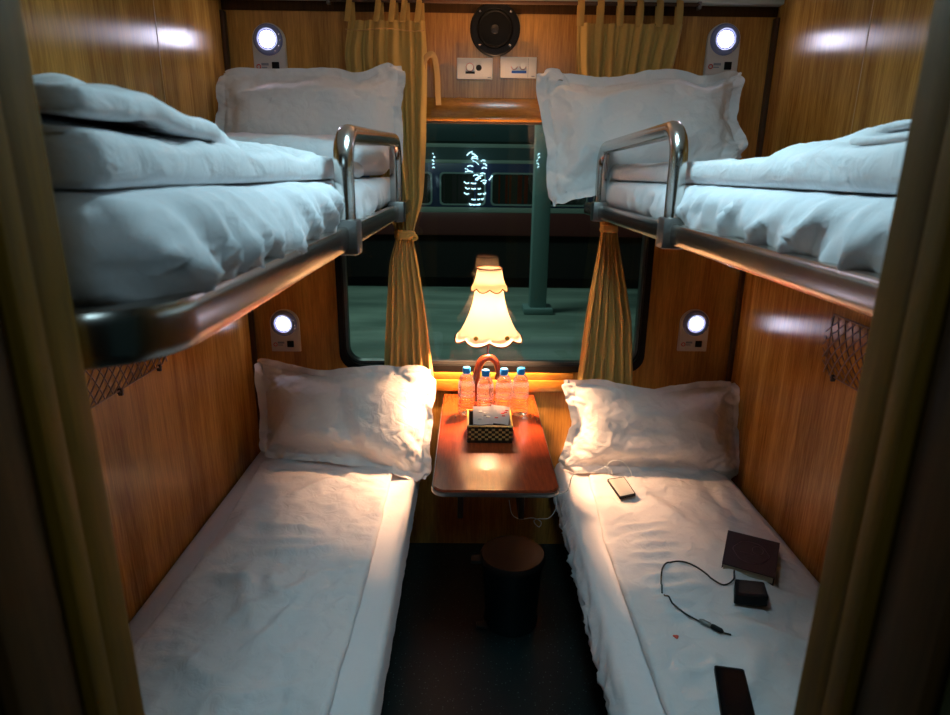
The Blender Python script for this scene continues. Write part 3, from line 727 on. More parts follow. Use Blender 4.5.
def sagLL(u, v, w):
    w = w*(1+.25*(1-v)); v = v+dip(u, v, .35, .22, .14)-.03*np.sin(np.pi*u)*np.clip(1-2*v, 0, 1)*-1; u = u+.03*np.sin(np.pi*v)*np.clip(1-4*u, 0, 1)
    w = w-.022*np.exp(-(((u-.52)+.25*(v-.5))/.06)**2)*np.clip(w, 0, .03)/.03
    return u, v, w
pillow('pinkish lit pillow propped at the head of the lower left bunk', onZ(264, 455, ZL+.035), E2(onY(426, 480, 2.14)), onY(431, 369, 2.36), onY(257, 358, 2.37), 3, .16, .45, fn=sagLL, on_=PL, press=1.4)
def sagLR(u, v, w):
    w = w*(1+.25*(1-v)); v = v+dip(u, v, .5, .18, .13); u = u+.07*np.sin(np.pi*v)*np.clip(1-3*u, 0, 1)
    return u, v, w
pillow('plump pillow leaning on the wall at the head of the lower right bunk', onZ(560, 468, ZR+.02), onZ(738, 476, ZR+.02), onY(735, 382, 2.37), onY(563, 379, 2.37), 5, .17, .45, fn=sagLR, on_=PR, press=1.4)
def sagUL(u, v, w):
    return u-.02*np.sin(np.pi*v)*np.clip(4*u-3, 0, 1), v+dip(u, v, .78, .12, .14)+dip(u, v, .5, .3, .03), w
pillow('upright white pillow with frilled edge on the upper left berth', onY(222, 158, 2.22), onY(399, 172, 2.24), onY(402, 65, 2.335), onY(224, 73, 2.335), 8, .12, .4, fn=sagUL, on_=PU)
def sagUR(u, v, w):
    v = v+dip(u, v, .28, .22, .13)+dip(u, v, .82, .12, .17); u = u-.06*np.sin(np.pi*v)*np.clip(4*u-3, 0, 1)+.03*np.sin(np.pi*v)*np.clip(1-4*u, 0, 1)
    return u, v, w*(1+.2*(1-v))
pillow('large white pillow hanging over the far end of the upper right berth', onY(553, 207, 2.12), onY(742, 158, 2.14), onY(743, 71, 2.31), onY(536, 71, 2.28), 13, .16, .45, fn=sagUR, on_=PV, press=1.4)

# ------------------------------------------------------------------ curtains
def curtain_mesh(rows, ncols, pleats, depth, y, seed, zs_n=70, thick=.0016, edgew=0):
    """rows: list of (z, x0, x1, depth factor) top to bottom, interpolated"""
    R_ = np.array(rows, float)[::-1]; zz = np.linspace(R_[0, 0], R_[-1, 0], zs_n)
    x0 = np.interp(zz, R_[:, 0], R_[:, 1]); x1 = np.interp(zz, R_[:, 0], R_[:, 2]); dp = np.interp(zz, R_[:, 0], R_[:, 3])
    k = np.ones(7)/7
    for a in (x0, x1, dp):
        pad = np.concatenate([[a[0]]*3, a, [a[-1]]*3]); a[:] = np.convolve(pad, k, 'valid')
    u = np.linspace(0, 1, ncols); U, Z = np.meshgrid(u, zz); X = x0[:, None]+(x1-x0)[:, None]*U
    ph = U*pleats*2*np.pi+pn(U*3+Z*0, Z*1.5, seed)*3.0
    wv = np.sin(ph)*.6+.4*np.sin(ph*2+1.3+pn(U*4, Z*2, seed+1)*2)+pn(U*14, Z*3, seed+2)*.9
    Yy = y+wv*depth*dp[:, None]; X = X+np.cos(ph)*depth*.3*dp[:, None]*np.minimum(1, (x1-x0)[:, None]*5)
    V = np.stack([X, Yy, Z], -1).reshape(-1, 3); F = []
    for i in range(zs_n-1):
        for j in range(ncols-1): a = i*ncols+j; F.append((a, a+1, a+1+ncols, a+ncols))
    n = len(V); V2 = V+np.array([0, thick, 0]); F2 = [tuple(i+n for i in f[::-1]) for f in F]
    E_ = []
    for i in range(zs_n-1):
        a, b = i*ncols, (i+1)*ncols; E_.append((a, b, b+n, a+n)); a += ncols-1; b += ncols-1; E_.append((b, a, a+n, b+n))
    return np.concatenate([V, V2]), F+F2+E_
YC = 2.385
cr = empty('curtain_rod', (0.1, 2.40, H+.565), 'thin dark rod above the window holding both curtains', 'curtain rod')
MB().tube([(-.50, 2.40, H+.565), (.78, 2.40, H+.565)], .006, 10).build('rod', M['seam'], cr)
for x in (-.50, .78): MB().box((x-.006, 2.395, H+.552), (x+.006, 2.415, H+.575), .002).build('rod_bracket', M['clamp'], cr)
cL = empty('curtain', (-.25, YC, H-.80), 'mustard curtain left of the window, knotted at mid height', 'curtain')
zt = H
V, F = curtain_mesh([(zt+.500, -.432, -.170, .6), (zt+.40, -.455, -.165, .8), (zt+.10, -.43, -.170, .9), (zt-.10, -.34, -.185, .8), (zt-.215, -.285, -.220, .5)], 150, 6, .016, YC, 3)
V2, F2 = curtain_mesh([(zt-.235, -.285, -.222, .5), (zt-.33, -.315, -.205, .9), (zt-.55, -.33, -.175, 1), (zt-.80, -.352, -.150, 1.1)], 150, 6, .015, YC-.002, 8)
mbc = MB(); mbc.add(V, F); mbc.add(V2, F2); mbc.build('curtain_cloth', M['curtain'], cL, auto=None)
MB().tube([(-.440+.27*t, YC-.012+.004*math.sin(t*40), zt+.470-.004*math.sin(t*9)) for t in np.linspace(0, 1, 30)], .0016, 6).build('hem_stitch', M['strap'], cL)
for x in (-.425, -.325, -.275, -.235, -.185):
    MB().tube(smooth_path([(x-.01, YC-.006, zt+.495), (x-.004, 2.388, zt+.54), (x, 2.40, zt+.576), (x+.004, 2.41, zt+.56), (x+.006, 2.405, zt+.50)], 4), .010, 8, rz=.003, up=(0, 1, 0)).build('tab', M['curtain'], cL)
MB().lathe([(.036, 0), (.040, .008), (.038, .016), (.041, .024), (.036, .032)], (-.252, YC, zt-.242), 24, rfun=lambda r, h, a, i: r*(.75+.25*abs(math.cos(a)))).tube(smooth_path([(-.235, YC-.035, zt-.232), (-.215, YC-.038, zt-.222), (-.205, YC-.03, zt-.235), (-.222, YC-.034, zt-.242)], 4), .007, 8).build('tie_band', M['curtain'], cL)
cR = empty('curtain', (.53, YC, H-.82), 'mustard tab-top curtain right of the window, gathered behind the pillow', 'curtain')
V, F = curtain_mesh([(zt+.500, .356, .722, .6), (zt+.35, .36, .70, 1), (zt+.10, .41, .62, 1), (zt-.08, .46, .575, .8), (zt-.19, .487, .548, .5)], 160, 8, .016, YC, 13)
V2, F2 = curtain_mesh([(zt-.20, .487, .549, .5), (zt-.32, .475, .575, .9), (zt-.55, .448, .63, 1), (zt-.83, .425, .66, 1.1)], 150, 6, .016, YC-.002, 18)
mbc = MB(); mbc.add(V, F); mbc.add(V2, F2); mbc.build('curtain_cloth', M['curtain'], cR, auto=None)
for k in range(6):
    x = .368+k*.068
    MB().tube(smooth_path([(x, YC-.004, zt+.49), (x+.002, 2.386, zt+.54), (x+.003, 2.40, zt+.577), (x+.003, 2.412, zt+.55), (x+.003, 2.405, zt+.50)], 4), .012, 8, rz=.0025, up=(0, 1, 0)).build('tab', M['curtain'], cR)
MB().lathe([(.034, 0), (.038, .008), (.036, .016), (.034, .026)], (.518, YC, zt-.208), 24, rfun=lambda r, h, a, i: r*(.7+.25*abs(math.cos(a)))).build('tie_band', M['curtain'], cR)
# loose tie strap hanging on the wall
def ribbon(pts, w, name, mat, parent=None, dirv=(0, 1, 0), th=.0018):
    mb = MB(); mb.tube(smooth_path(pts, 6), w/2, 8, rz=th, up=dirv, sq=4); return mb.build(name, mat, parent, auto=60)
o = ribbon([(-.178, 2.39, H+.335), (-.170, 2.38, H+.375), (-.150, 2.378, H+.395), (-.135, 2.38, H+.385), (-.126, 2.385, H+.33), (-.124, 2.39, H+.27), (-.122, 2.395, H+.232)], .020, 'tie_strap', M['strap'])
tag(o, 'loose tan tieback strap hanging beside the left curtain', 'strap')

# ------------------------------------------------------------------ reading lamps
def reading_lamp(c, label, small=False):
    """c: centre of lens on the wall"""
    w = .058; g = 'round reading lamps at the bunk heads'
    o = empty('reading_lamp', (c[0], YB, c[2]), label, 'lamp', g)
    poly = [(c[0]-w, c[2]-.118), (c[0]+w, c[2]-.118)]+[(c[0]+w*math.cos(a), c[2]+w*math.sin(a)*.95) for a in np.linspace(0, math.pi, 20)]
    bm = bmesh.new(); vs = [bm.verts.new((x, YB-.018, z)) for x, z in poly]; f = bm.faces.new(vs)
    r = bmesh.ops.extrude_face_region(bm, geom=[f]); bmesh.ops.translate(bm, vec=(0, .018, 0), verts=[v for v in r['geom'] if isinstance(v, bmesh.types.BMVert)])
    bmesh.ops.recalc_face_normals(bm, faces=bm.faces[:]); bmesh.ops.bevel(bm, geom=[e for e in bm.edges if all(v.co.y < YB-.01 for v in e.verts)], offset=.004, segments=2, affect='EDGES')
    MB().bm(bm).build('back_plate', M['cream'], o)
    MB().lathe([(.052, 0), (.051, .008), (.046, .014), (.036, .016), (.032, .012)], (c[0], YB-.016, c[2]), 32, axis='Y').build('lamp_ring', M['ringblue'], o)
    MB().lathe([(.0300, -.004), (.0275, .004), (.020, .009), (.0005, .011)], (c[0], YB-.026, c[2]), 28, axis='Y').build('lens', M['led'], o)
    MB().box((c[0]+.008, YB-.024, c[2]-.098), (c[0]+.034, YB-.0178, c[2]-.072), .002).build('switch', M['black'], o)
    em = MB().tube([(c[0]-.040+.007*math.cos(a), YB-.0192, c[2]-.088+.007*math.sin(a)) for a in np.linspace(0, 2*math.pi, 14)[:-1]], .0016, 6, closed=True).build('emblem', M['red'], o)
    MB().box((c[0]-.030, YB-.0196, c[2]-.084), (c[0]-.004, YB-.0182, c[2]-.076)).box((c[0]-.030, YB-.0196, c[2]-.092), (c[0]-.010, YB-.0182, c[2]-.088)).build('emblem_text', M['greyp'], o, smooth=False)
    mk = MB()
    for a in (20, -5, -30, -55): mk.lathe([(.0024, 0), (.0005, .0015)], (c[0]+.047*math.cos(math.radians(a)), YB-.034, c[2]+.047*math.sin(math.radians(a))), 8, axis='Y')
    mk.build('indicator', M['steel'], o)
    return o
zUL = onY(267, 39, YB-.03); 
L0 = reading_lamp(zUL, 'round lit reading lamp above the upper left pillow')
for (u, v, lab) in ((726, 39, 'round lit reading lamp above the upper right pillow'), (283, 324, 'round lit reading lamp above the lower left pillow'), (696.5, 324, 'round lit reading lamp above the lower right pillow')):
    q = onY(u, v, YB-.03); copy_tree(L0, (q[0], YB, q[2]), lab)
for (u, v, e) in ((266, 39, 1), (726, 39, 1), (283, 324, .45), (696.5, 324, .45)):
    q = onY(u, v, YB-.05)
    l = bpy.data.lights.new('reading_lamp_light', 'SPOT'); l.energy = 1.6*e; l.color = (.78, .76, 1.0); l.spot_size = math.radians(165); l.spot_blend = 1; l.shadow_soft_size = .03
    lo = bpy.data.objects.new('reading_lamp_light', l); COL.objects.link(lo); lo.location = q; lo.rotation_euler = (math.radians(-90), 0, 0)
    lo.rotation_euler = Vector((0, -1, -.05)).to_track_quat('-Z', 'Y').to_euler()

# ------------------------------------------------------------------ speaker and sockets
q = onY(495, 29.5, YB); sp = empty('wall_speaker', tuple(q), 'round black loudspeaker on the wall above the window', 'speaker')
MB().lathe([(.089, 0), (.089, .006), (.084, .012), (.066, .012), (.063, .008)], (q.x, YB, q.z), 48, axis='Y').build('speaker_ring', M['black'], sp)
MB().lathe([(.064, .009), (.058, .012), (.050, .006), (.022, -.001+.004), (.020, .004)], (q.x, YB, q.z), 40, axis='Y').build('cone', M['rubber'], sp)
MB().lathe([(.020, .003), (.014, .012), (.0005, .016)], (q.x, YB, q.z), 24, axis='Y').build('dust_cap', P('glossy_black', (.02, .02, .022), .2), sp)
for a in (45, 135, 225, 315):
    MB().lathe([(.0045, .0), (.004, .003), (.0005, .004)], (q.x+.076*math.cos(math.radians(a)), YB-.0125, q.z+.076*math.sin(math.radians(a))), 10, axis='Y').build('screw', M['steel'], sp)
def socket(u0, v0, u1, v1, label, kind):
    a = onY(u0, v0, YB); b = onY(u1, v1, YB); x0, x1, z1, z0 = a.x, b.x, a.z, b.z
    o = empty('wall_socket', ((x0+x1)/2, YB, z0), label, 'socket', 'white socket plates above the window'); w = x1-x0; h = z1-z0
    MB().box((x0, YB-.009, z0), (x1, YB, z1), .003).build('socket_plate', M['white'], o)
    if kind == 0:
        c = MB().lathe([(.013, 0), (.012, .003), (.0005, .0035)], (x0+w*.36, YB-.009, z0+h*.56), 20, axis='Y').build('socket_insert', M['white'], o)
        MB().tube([(x0+w*.36+.0135*math.cos(t), YB-.0092, z0+h*.56+.0135*math.sin(t)) for t in np.linspace(0, 2*math.pi, 20)[:-1]], .0009, 5, closed=True).build('rim', M['red'], c)
        MB().lathe([(.0105, 0), (.009, .004), (.0005, .003)], (x0+w*.61, YB-.009, z0+h*.54), 18, axis='Y').build('round_outlet', M['black'], o)
        MB().box((x0+w*.24, YB-.0125, z0+h*.26), (x0+w*.50, YB-.0088, z0+h*.36)).build('slot', M['black'], o)
    else:
        for t in (.38, .62):
            c = MB().lathe([(.0105, 0), (.010, .003), (.0005, .0035)], (x0+w*t, YB-.009, z0+h*.58), 20, axis='Y').build('socket_insert', M['white'], o)
            MB().tube([(x0+w*t+.011*math.cos(s), YB-.0092, z0+h*.56+.011*math.sin(s)) for s in np.linspace(math.pi, 2*math.pi, 12)], .0009, 5).build('rim', M['red'], c)
        MB().box((x0+w*.31, YB-.0125, z0+h*.24), (x0+w*.72, YB-.0088, z0+h*.35)).build('slot', M['bluep'], o)
        MB().box((x0+w*.76, YB-.0096, z0+h*.05), (x0+w*.77, YB-.0088, z0+h*.95)).build('groove', M['greyp'], o)
    MB().box((x0+w*.86, YB-.0096, z0+h*.08), (x0+w*.95, YB-.0088, z0+h*.12)).build('maker_mark', M['greyp'], o)
socket(457, 58, 492.5, 80, 'left white socket plate with a black round outlet', 0)
socket(500.5, 57, 536, 79, 'right white socket plate with a blue slot', 1)

# ------------------------------------------------------------------ table
ZT = H-.875
tb = empty('folding_table', (.078, 2.05, ZT-.03), 'small red varnished wall table with metal edge under the window', 'table')
def rplan(x0, x1, y0, y1, r, z0, z1, bev=.003):
    bm = bmesh.new(); pts = []
    for cx_, cy_, a0 in ((x1-r, y0+r, 270), (x1-.004, y1-.004, 0), (x0+.004, y1-.004, 90), (x0+r, y0+r, 180)):
        rr = r if cy_ < y1-.01 else .004
        for k in range(9): a = math.radians(a0+90*k/8); pts.append((cx_+rr*math.cos(a), cy_+rr*math.sin(a)))
    vs = [bm.verts.new((x, y, z0)) for x, y in pts]; f = bm.faces.new(vs)
    r_ = bmesh.ops.extrude_face_region(bm, geom=[f]); bmesh.ops.translate(bm, vec=(0, 0, z1-z0), verts=[v for v in r_['geom'] if isinstance(v, bmesh.types.BMVert)])
    bmesh.ops.recalc_face_normals(bm, faces=bm.faces[:])
    if bev: bmesh.ops.bevel(bm, geom=[e for e in bm.edges if abs(e.verts[0].co.z-e.verts[1].co.z) < 1e-6], offset=bev, segments=2, affect='EDGES')
    return MB().bm(bm)
rplan(-.106, .262, 1.605, 2.418, .040, ZT-.022, ZT, .003).build('table_top', M['table'], tb)
pts = [(-.108, 2.418, ZT-.013), (-.108, 1.645, ZT-.013)]
pts += [(-.066-.042*math.cos(a), 1.645-.042*math.sin(a), ZT-.013) for a in np.linspace(.15, math.pi/2, 7)]
pts += [(.222+.042*math.sin(a), 1.645-.042*math.cos(a), ZT-.013) for a in np.linspace(0, math.pi/2-.15, 7)]
pts += [(.264, 1.645, ZT-.013), (.264, 2.418, ZT-.013)]
MB().tube(pts, .002, 8, rz=.007, sq=3).build('metal_edge', M['edge'], tb)
MB().box((-.04, 1.95, ZT-.30), (-.02, 2.44, ZT-.022), .003).box((.176, 1.95, ZT-.30), (.196, 2.44, ZT-.022), .003).build('bracket', M['under'], tb)
# ---- table lamp
LX, LY = .069, 2.315
tl = empty('table_lamp', (LX, LY, ZT), 'lit table lamp with scalloped two-tier shade on a curved dark wood stand', 'lamp')
MB().lathe([(.055, 0), (.055, .008), (.048, .014), (.016, .018), (.015, .024)], (LX-.010, LY, ZT+.0005), 32).build('lamp_base', M['mahog'], tl)
arch = [(LX-.030, LY, ZT+.014), (LX-.044, LY, ZT+.07), (LX-.042, LY, ZT+.13), (LX-.024, LY, ZT+.176), (LX+.004, LY, ZT+.190), (LX+.030, LY, ZT+.172), (LX+.042, LY, ZT+.130), (LX+.034, LY, ZT+.100)]
sp_ = smooth_path(arch, 6)
MB().tube(sp_, [.0165-.008*(i/len(sp_))**2 for i in range(len(sp_))], 12).build('curved_stand', M['mahog'], tl)
MB().tube([(LX, LY, ZT+.195), (LX, LY, ZT+.30)], .005, 10).lathe([(.012, 0), (.016, .02), (.014, .06)], (LX, LY, ZT+.255), 16).build('stem', M['mahog'], tl)
NS = 8
def scal(amp):
    return lambda a: abs(math.sin(a*NS/2))*amp
def shade_part(prof, sc_, name, parent, mat, thick=.0012, n=128):
    V = []; F = []; m = len(prof)
    for i, (r, h) in enumerate(prof):
        t = i/(m-1)
        for k in range(n):
            a = 2*math.pi*k/n; f = 1-(1-abs(math.sin(a*NS/2)))**3*.10*t*0 - .05*t*(1-abs(math.sin(a*NS/2)))
            hh = h-(abs(math.sin(a*NS/2)))*sc_*t**3
            V.append((LX+r*f*math.cos(a), LY+r*f*math.sin(a), ZT+hh))
    for i in range(m-1):
        for k in range(n): F.append((i*n+k, (i+1)*n+k, (i+1)*n+(k+1) % n, i*n+(k+1) % n))
    o = mesh_obj(name, V, F, mat, parent); md = o.modifiers.new('thickness', 'SOLIDIFY'); md.thickness = thick; md.offset = -1
    return o, [V[(m-1)*n+k] for k in range(n)], [V[k] for k in range(n)]
z0 = .275
prof = [(.052, .475), (.054, .455), (.058, .43), (.064, .40), (.076, .365), (.092, .33), (.110, .30), (.132, .278)]
sh, rimb, rimt = shade_part(prof, .016, 'lamp_shade', tl, M['shade'])
MB().tube(rimb, .003, 6, closed=True).build('braid_trim', M['braid'], sh)
prof = [(.046, .536), (.049, .520), (.053, .500), (.060, .482), (.071, .465)]
s2, rb2, rt2 = shade_part(prof, .012, 'shade_collar', tl, M['shade'])
MB().tube(rb2, .0024, 6, closed=True).tube(rt2, .0024, 6, closed=True).build('braid_trim', M['braid'], s2)
for a in (-115, -55, -85+180):
    aa = math.radians(a); MB().lathe([(.009, 0), (.008, .003), (.0005, .005)], (LX+.116*math.cos(aa), LY+.116*math.sin(aa)-.002, ZT+.292), 12, axis='Y').build('rosette', M['gold'], sh)
MB().lathe([(.0005, -.03), (.018, -.022), (.026, 0), (.018, .022), (.0005, .032)], (LX, LY, ZT+.385), 20).build('bulb', M['bulb'], tl)
plight('table_lamp_light', (LX, LY, ZT+.385), 205.0, (1.0, .53, .27), .034)
# ---- bottles
def bottle(x, y, label):
    g = 'water bottles around the lamp base'
    o = empty('water_bottle', (x, y, ZT), label, 'bottle', g)
    r = .031
    prof = [(.0005, .0005), (.024, .001), (.029, .005), (r, .012)]
    for k in range(7): z_ = .016+k*.011; prof += [(r, z_), (r-.0022, z_+.0055)]
    prof += [(r, .095), (r, .118), (r-.001, .128), (r-.004, .140), (.022, .150), (.015, .158), (.0125, .163), (.0125, .168)]
    MB().lathe(prof, (x, y, ZT+.0006), 32, rfun=lambda rr, h, a, i: rr*(1+(.03*math.cos(5*a) if h < .012 else 0))).build('bottle_body', M['water'], o)
    MB().lathe([(r+.0004, .075), (r+.0004, .118)], (x, y, ZT+.0006), 32).build('bottle_label', M['label'], o)
    MB().lathe([(.0142, .162), (.0148, .164), (.0148, .182), (.013, .185)], (x, y, ZT), 28, rfun=lambda rr, h, a, i: rr*(1+.02*math.cos(14*a))).build('bottle_cap', M['cap'], o)
    return o
b0 = bottle(-.013, 2.20, 'water bottle at the left end of the four blue-capped bottles')
for x, y, lab in ((.057, 2.170, 'water bottle second from the left behind the basket'), (.126, 2.185, 'water bottle third from the left behind the basket'), (.189, 2.195, 'water bottle at the right end of the four blue-capped bottles')):
    copy_tree(b0, (x, y, ZT), lab)
# ---- basket
bk = empty('wicker_basket', (.068, 2.0, ZT), 'small dark woven basket with gold rim on the table', 'basket')
bx0, bx1, by0, by1, bh = -.006, .144, 1.935, 2.075, .060
def wall_strips(p, q, inward, rows=7):
    p = Vector(p); q = Vector(q); L = (q-p).length; n = int(L/.011); d = (q-p)/n; mbd, mbg = MB(), MB(); up = Vector((0, 0, 1)); nn = Vector(inward)
    for k in range(rows):
        for i in range(n):
            c = p+d*(i+.5)+up*(bh*(k+.5)/rows); off = .0016 if (i+k) % 2 else -.0010
            target = mbd if (i+k) % 2 or k < 1 or k == rows-1 else mbg
            pts = [c-d*.5+nn*(.002), c-nn*off*1.2, c+d*.5+nn*(.002)]
            target.tube(pts, .0018, 6, rz=bh/rows*.46, up=(0, 0, 1))
    return mbd, mbg
D_, G_ = MB(), MB()
for p, q, nn in (((bx0, by0, ZT), (bx1, by0, ZT), (0, 1, 0)), ((bx1, by0, ZT), (bx1, by1, ZT), (-1, 0, 0)), ((bx1, by1, ZT), (bx0, by1, ZT), (0, -1, 0)), ((bx0, by1, ZT), (bx0, by0, ZT), (1, 0, 0))):
    a, b = wall_strips(p, q, nn); D_.add(a.V, a.F); G_.add(b.V, b.F)
D_.box((bx0, by0, ZT+.0005), (bx1, by1, ZT+.003))
D_.box((bx0+.0025, by0+.002, ZT), (bx1-.0025, by0+.004, ZT+bh)).box((bx0+.0025, by1-.004, ZT), (bx1-.0025, by1-.002, ZT+bh)).box((bx0+.002, by0, ZT), (bx0+.004, by1, ZT+bh)).box((bx1-.004, by0, ZT), (bx1-.002, by1, ZT+bh))
D_.build('weave', M['weavedark'], bk); G_.build('woven_strands', M['weavegold'], bk)
MB().tube([(bx0, by0, ZT+bh), (bx1, by0, ZT+bh), (bx1, by1, ZT+bh+.004), (bx0, by1, ZT+bh+.004)], .0035, 8, closed=True).build('basket_rim', M['gold'], bk)
# ---- packets in the basket
def packet(x0, x1, y, rot, label, seed):
    n = 14; V = []; F = []; rs = random.Random(seed); w = x1-x0; cz = ZT+.058; h = .052
    for s in (0, 1):
        for j in range(n+1):
            for i in range(n+1):
                u, v = i/n, j/n; th = .004*math.sin(math.pi*u)*math.sin(math.pi*v)+.0004
                X = (u-.5)*w; Z = (v-.5)*h; X, Z = X*math.cos(rot)-Z*math.sin(rot), X*math.sin(rot)+Z*math.cos(rot)
                V.append(((x0+x1)/2+X, y+(v-.5)*.040+(th if s else -th)+.0015*math.sin(u*9+seed), cz+Z))
    N = (n+1)**2
    for j in range(n):
        for i in range(n):
            a = j*(n+1)+i; F.append((a, a+1, a+n+2, a+n+1)); F.append((N+a, N+a+n+1, N+a+n+2, N+a+1))
    o = mesh_obj('tissue_packet', V, F, M['packet'], None); tag(o, label, 'packet')
    mk = MB(); 
    for k in range(5):
        u = rs.uniform(-.3, .3)*w; z_ = rs.uniform(-.2, .3)*h
        mk.box(((x0+x1)/2+u, y-.0085+z_*.55, cz+z_), ((x0+x1)/2+u+.012, y-.0065+z_*.55, cz+z_+.003))
    mk.build('print', M['greyp'] if seed != 2 else M['foldw'], o, smooth=False)
packet(.012, .082, 2.040, .02, 'left white tissue packet standing in the basket', 1)
packet(.072, .140, 2.048, -.14, 'right white tissue packet tilted in the basket', 2)

# ------------------------------------------------------------------ things on the right bunk
def slab_on(corners, th, r=.006, lift=.0):
    """flat rounded slab whose top outline is the quad corners (world), thickness down"""
    c = [Vector(p) for p in corners]; ctr = sum(c, Vector())/4; n = (c[1]-c[0]).cross(c[3]-c[0]).normalized()
    if n.z < 0: n = -n
    pts = []
    for q in range(4):
        p, a, b = c[q], c[q-1], c[(q+1) % 4]; pa = p+(a-p).normalized()*r; pb = p+(b-p).normalized()*r
        for k in range(6): t = k/5; pts.append(pa*(1-t)**2+p*2*t*(1-t)+pb*t*t)
    mb = MB(); bm = bmesh.new(); vs = [bm.verts.new(p+n*lift) for p in pts]; f = bm.faces.new(vs)
    r_ = bmesh.ops.extrude_face_region(bm, geom=[f]); bmesh.ops.translate(bm, vec=-n*th, verts=[v for v in r_['geom'] if isinstance(v, bmesh.types.BMVert)])
    bmesh.ops.recalc_face_normals(bm, faces=bm.faces[:])
    return mb.bm(bm), n, ctr
def quad_px(pxs, extra=0.0):
    """corner pixels -> points on a plane at the mean quilt height plus extra"""
    c = [hit(BV, *p) or onZ(*p, ZR+.03) for p in pxs]; zs = []
    for i in range(9):
        for j in range(9):
            u, v = i/8, j/8; p = (c[0]*(1-u)+c[1]*u)*(1-v)+(c[3]*(1-u)+c[2]*u)*v; zs.append(drop(BV, p.x, p.y))
    z = max(zs)+.0005; return [onZ(*p, z+extra) for p in pxs], z
pxs = [(607, 479), (624, 476.5), (636, 494), (620, 497.5)]
cs, z = quad_px(pxs, .0085)
ph = empty('white_phone', tuple(sum(cs, Vector())/4), 'small pale phone charging beside the lower right pillow', 'phone')
mb, n, ct = slab_on(cs, .008, .006); mb.build('phone_body', M['black'], ph)
ins = [c+(ct-c)*.10 for c in cs]; mb, n, _ = slab_on(ins, .001, .004, .0008); mb.build('phone_face', M['phonewhite'], ph)
# book
pxs = [(728, 530), (780, 543), (775, 578), (722, 563)]
cs, z = quad_px(pxs, .025)
bo = empty('book', tuple(sum(cs, Vector())/4), 'dark maroon book lying on the lower right bunk', 'book')
mb, n, ct = slab_on(cs, .0025, .003); mb.build('front_cover', M['bookcover'], bo)
ins = [c+(ct-c)*.06 for c in cs]; mb, _, _ = slab_on([c-n*.0026 for c in ins], .022, .002); mb.build('pages', M['paper'], bo)
mb, _, _ = slab_on([c-n*.0247 for c in cs], .0025, .003); mb.build('back_cover', M['bookcover'], bo)
ct = ct+n*.0008; ax = (cs[1]-cs[0]); ay = (cs[3]-cs[0])
MB().tube([ct+ax*.32*math.cos(t)*(1+.05*math.cos(6*t))+ay*.30*math.sin(t) for t in np.linspace(0, 2*math.pi, 50)[:-1]], .0010, 6, closed=True).tube([ct+ax*.12-ay*.1+ax*.10*math.cos(t)+ay*.12*math.sin(t) for t in np.linspace(0, 2*math.pi, 30)[:-1]], .0007, 6, closed=True).tube([ct-ax*.2+ay*.05, ct+ax*.2+ay*.05], .0009, 6).build('cover_motif', M['bookmotif'], bo)
# charger block
pxs = [(735, 579), (764, 582), (769, 598), (735, 595)]
cs, z = quad_px(pxs, .024)
ch = empty('charger', tuple(sum(cs, Vector())/4), 'black charger block with a dark cable in front of the book', 'charger')
mb, n, ct = slab_on(cs, .028, .006); mb.build('charger_body', M['black'], ch)
ins = [c+(ct-c)*.28 for c in cs]; mb, _, _ = slab_on(ins, .0012, .003, .0008); mb.build('charger_panel', P('satin_black', (.03, .03, .03), .25), ch)
def on(px, py, up=.004):
    h = hit(BV, px, py); h = h if h is not None else onZ(px, py, ZR+.03); return Vector((h.x, h.y, h.z+up))
def lay(pts, gap): 
    out = []
    for p in pts:
        z = drop(BV, p.x, p.y); out.append(Vector((p.x, p.y, max(p.z, z+gap) if z else p.z)))
    return out
kb = [onZ(734, 572, ZR+.055), on(733, 583, .012), on(724, 586), on(712, 580), on(698, 569), on(684, 563), on(672, 563), on(663, 568), on(661, 580), on(662, 594)]
MB().tube(lay(smooth_path(kb, 8), .003), .0024, 8).tube(lay(smooth_path([on(664, 596), on(672, 604), on(684, 614), on(700, 623)], 8), .003), .0023, 8).build('cable', M['cord'], ch)
MB().tube([on(699, 622, .007), on(702, 624, .008), on(709, 627.5, .008), on(711, 628.5, .008)], [.003, .007, .0072, .005], 12).build('plug', M['clamp'], ch)
MB().tube([on(711, 628.5, .008), on(713, 629.5, .008), on(721, 633.5, .008), on(723, 634.5, .007)], [.006, .0075, .0068, .003], 12).build('plug_cap', M['black'], ch)
MB().tube([on(722, 634, .005), on(731, 636, .004)], .0022, 8).build('jack', M['cord'], ch)
# smartphone
pxs = [(714, 665), (744, 669), (757, 722), (722, 720)]
cs, z = quad_px(pxs, .0085)
sm = empty('smartphone', tuple(sum(cs, Vector())/4), 'black smartphone face up at the bottom edge of the right bunk', 'phone')
mb, n, ct = slab_on(cs, .008, .007); mb.build('phone_body', M['black'], sm)
ins = [c+(ct-c)*.07 for c in cs]; mb, n, _ = slab_on(ins, .001, .004, .0006); mb.build('phone_screen', M['screen'], sm)
# red fleck
h = on(676, 637, .0022)
tag(MB().lathe([(.0005, .0012), (.005, .0009), (.0072, -.001)], (h.x, h.y, h.z), 14, rfun=lambda r, h_, a, i: r*(1+.2*math.sin(3*a))).build('petal', P('orange_red_petal', (.75, .10, .06), .6)), 'small red fleck on the lower right quilt', 'petal')
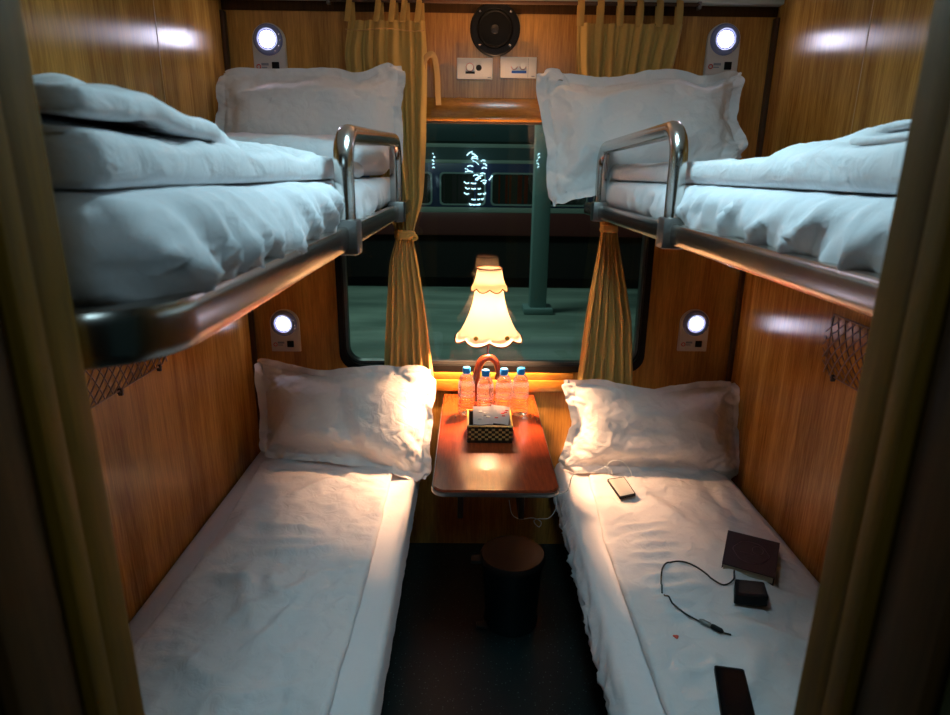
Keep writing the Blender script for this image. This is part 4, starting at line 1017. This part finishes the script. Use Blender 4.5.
# white charging lead: phone, bed edge, down under the table
YW = 2.10
wc = [on(611, 478, .012), onY(608, 472, YW), onY(607, 466, YW), onY(612, 461, YW), onY(621, 461, YW), onY(628, 467, YW), onY(632, 475, YW), onY(629, 477, YW)]
mbw = MB().tube(smooth_path(wc, 6), .0019, 6)
e1 = Vector((.365, 2.16, ZR+.012))
wc2 = [on(612, 477, .012), onY(611, 470, YW), onY(606, 467, YW), onY(598, 470, YW), onY(585, 473, YW), onY(573, 475, YW-.01), e1+Vector((.010, -.04, .012)), e1+Vector((-.03, -.03, -.02)), onY(556, 508, 2.13), onY(549, 518, 2.13), onY(537, 519, 2.13), onY(534, 522, 2.13), onY(539, 527, 2.13), onY(541, 522, 2.13), onY(533, 518, 2.13), onY(520, 519, 2.13), onY(512, 514, 2.13), onY(509, 500, 2.13)]
mbw.tube(smooth_path(wc2, 6), .0017, 6)
tag(mbw.build('charging_cable', M['whitecord'], auto=None), 'thin white cable looping from the pale phone down under the table', 'cable')

# ------------------------------------------------------------------ bin
BX, BY = .160, 1.955
wb = empty('waste_bin', (BX, BY, 0), 'dark round waste bin with lid on the floor under the table', 'bin')
MB().lathe([(.098, .0), (.100, .012), (.094, .03), (.108, .245), (.112, .262), (.108, .262)], (BX, BY, .0005), 40).build('bin_body', M['bin'], wb)
MB().lathe([(.118, .262), (.119, .274), (.112, .286), (.04, .293), (.0005, .294)], (BX, BY, .0005), 40).build('bin_lid', M['binlid'], wb)
MB().box((BX-.150, BY-.045, .266), (BX-.108, BY-.005, .282), .005).build('lid_tab', M['binlid'], wb)
MB().box((BX-.128, BY-.060, .004), (BX-.088, BY-.030, .016), .004).build('pedal', M['binlid'], wb)

# ------------------------------------------------------------------ wall nets
def net(s, y0, y1, z0, z1, label):
    x = XL+.012 if s < 0 else XR-.012; o = empty('storage_net', (x, (y0+y1)/2, z0), label, 'net')
    mb = MB(); n = int((y1-y0)/.034); st = (y1-y0)/n; h = z1-z0; bulge = lambda z: -s*.020*math.sin(math.pi*min(1, max(0, (z-z0)/h)))
    for d in (1, -1):
        for i in range(-int(h/st)-2, n+int(h/st)+3):
            pts = []
            for k in range(15):
                z = z0+h*k/14; y = y0+i*st+d*(z-z0)*.85
                if y0 <= y <= y1: pts.append((x+bulge(z)+d*.001, y, z))
            if len(pts) > 1: mb.tube(pts, .0018, 5)
    mb.build('netting', M['net'], o)
    r = .03; e = [(x, y0, z1), (x, y0, z0+r), (x, y0+r, z0), (x, y1-r, z0), (x, y1, z0+r), (x, y1, z1)]
    MB().tube(e, .0022, 8).tube([(x, y0, z1), (x, y1, z1)], .003, 8).build('net_border', M['net'], o)
    for y in ((y1-.05), (y1-.25), (y1-.5)):
        MB().box((x-.006, y-.004, z0-.014), (x+.006, y+.004, z0+.006), .002).box((x-.004, y-.010, z0-.006), (x+.004, y+.010, z0-.002), .001).build('hook', M['netdark'], o)
net(-1, .95, 1.72, H-.530, H-.33, 'brown cord storage net on the left wall below the upper berth')
net(1, 1.02, 1.775, H-.560, H-.385, 'brown cord storage net on the right wall below the upper berth')
for o in bpy.data.objects:
    if '_o' in o.keys(): del o['_o']
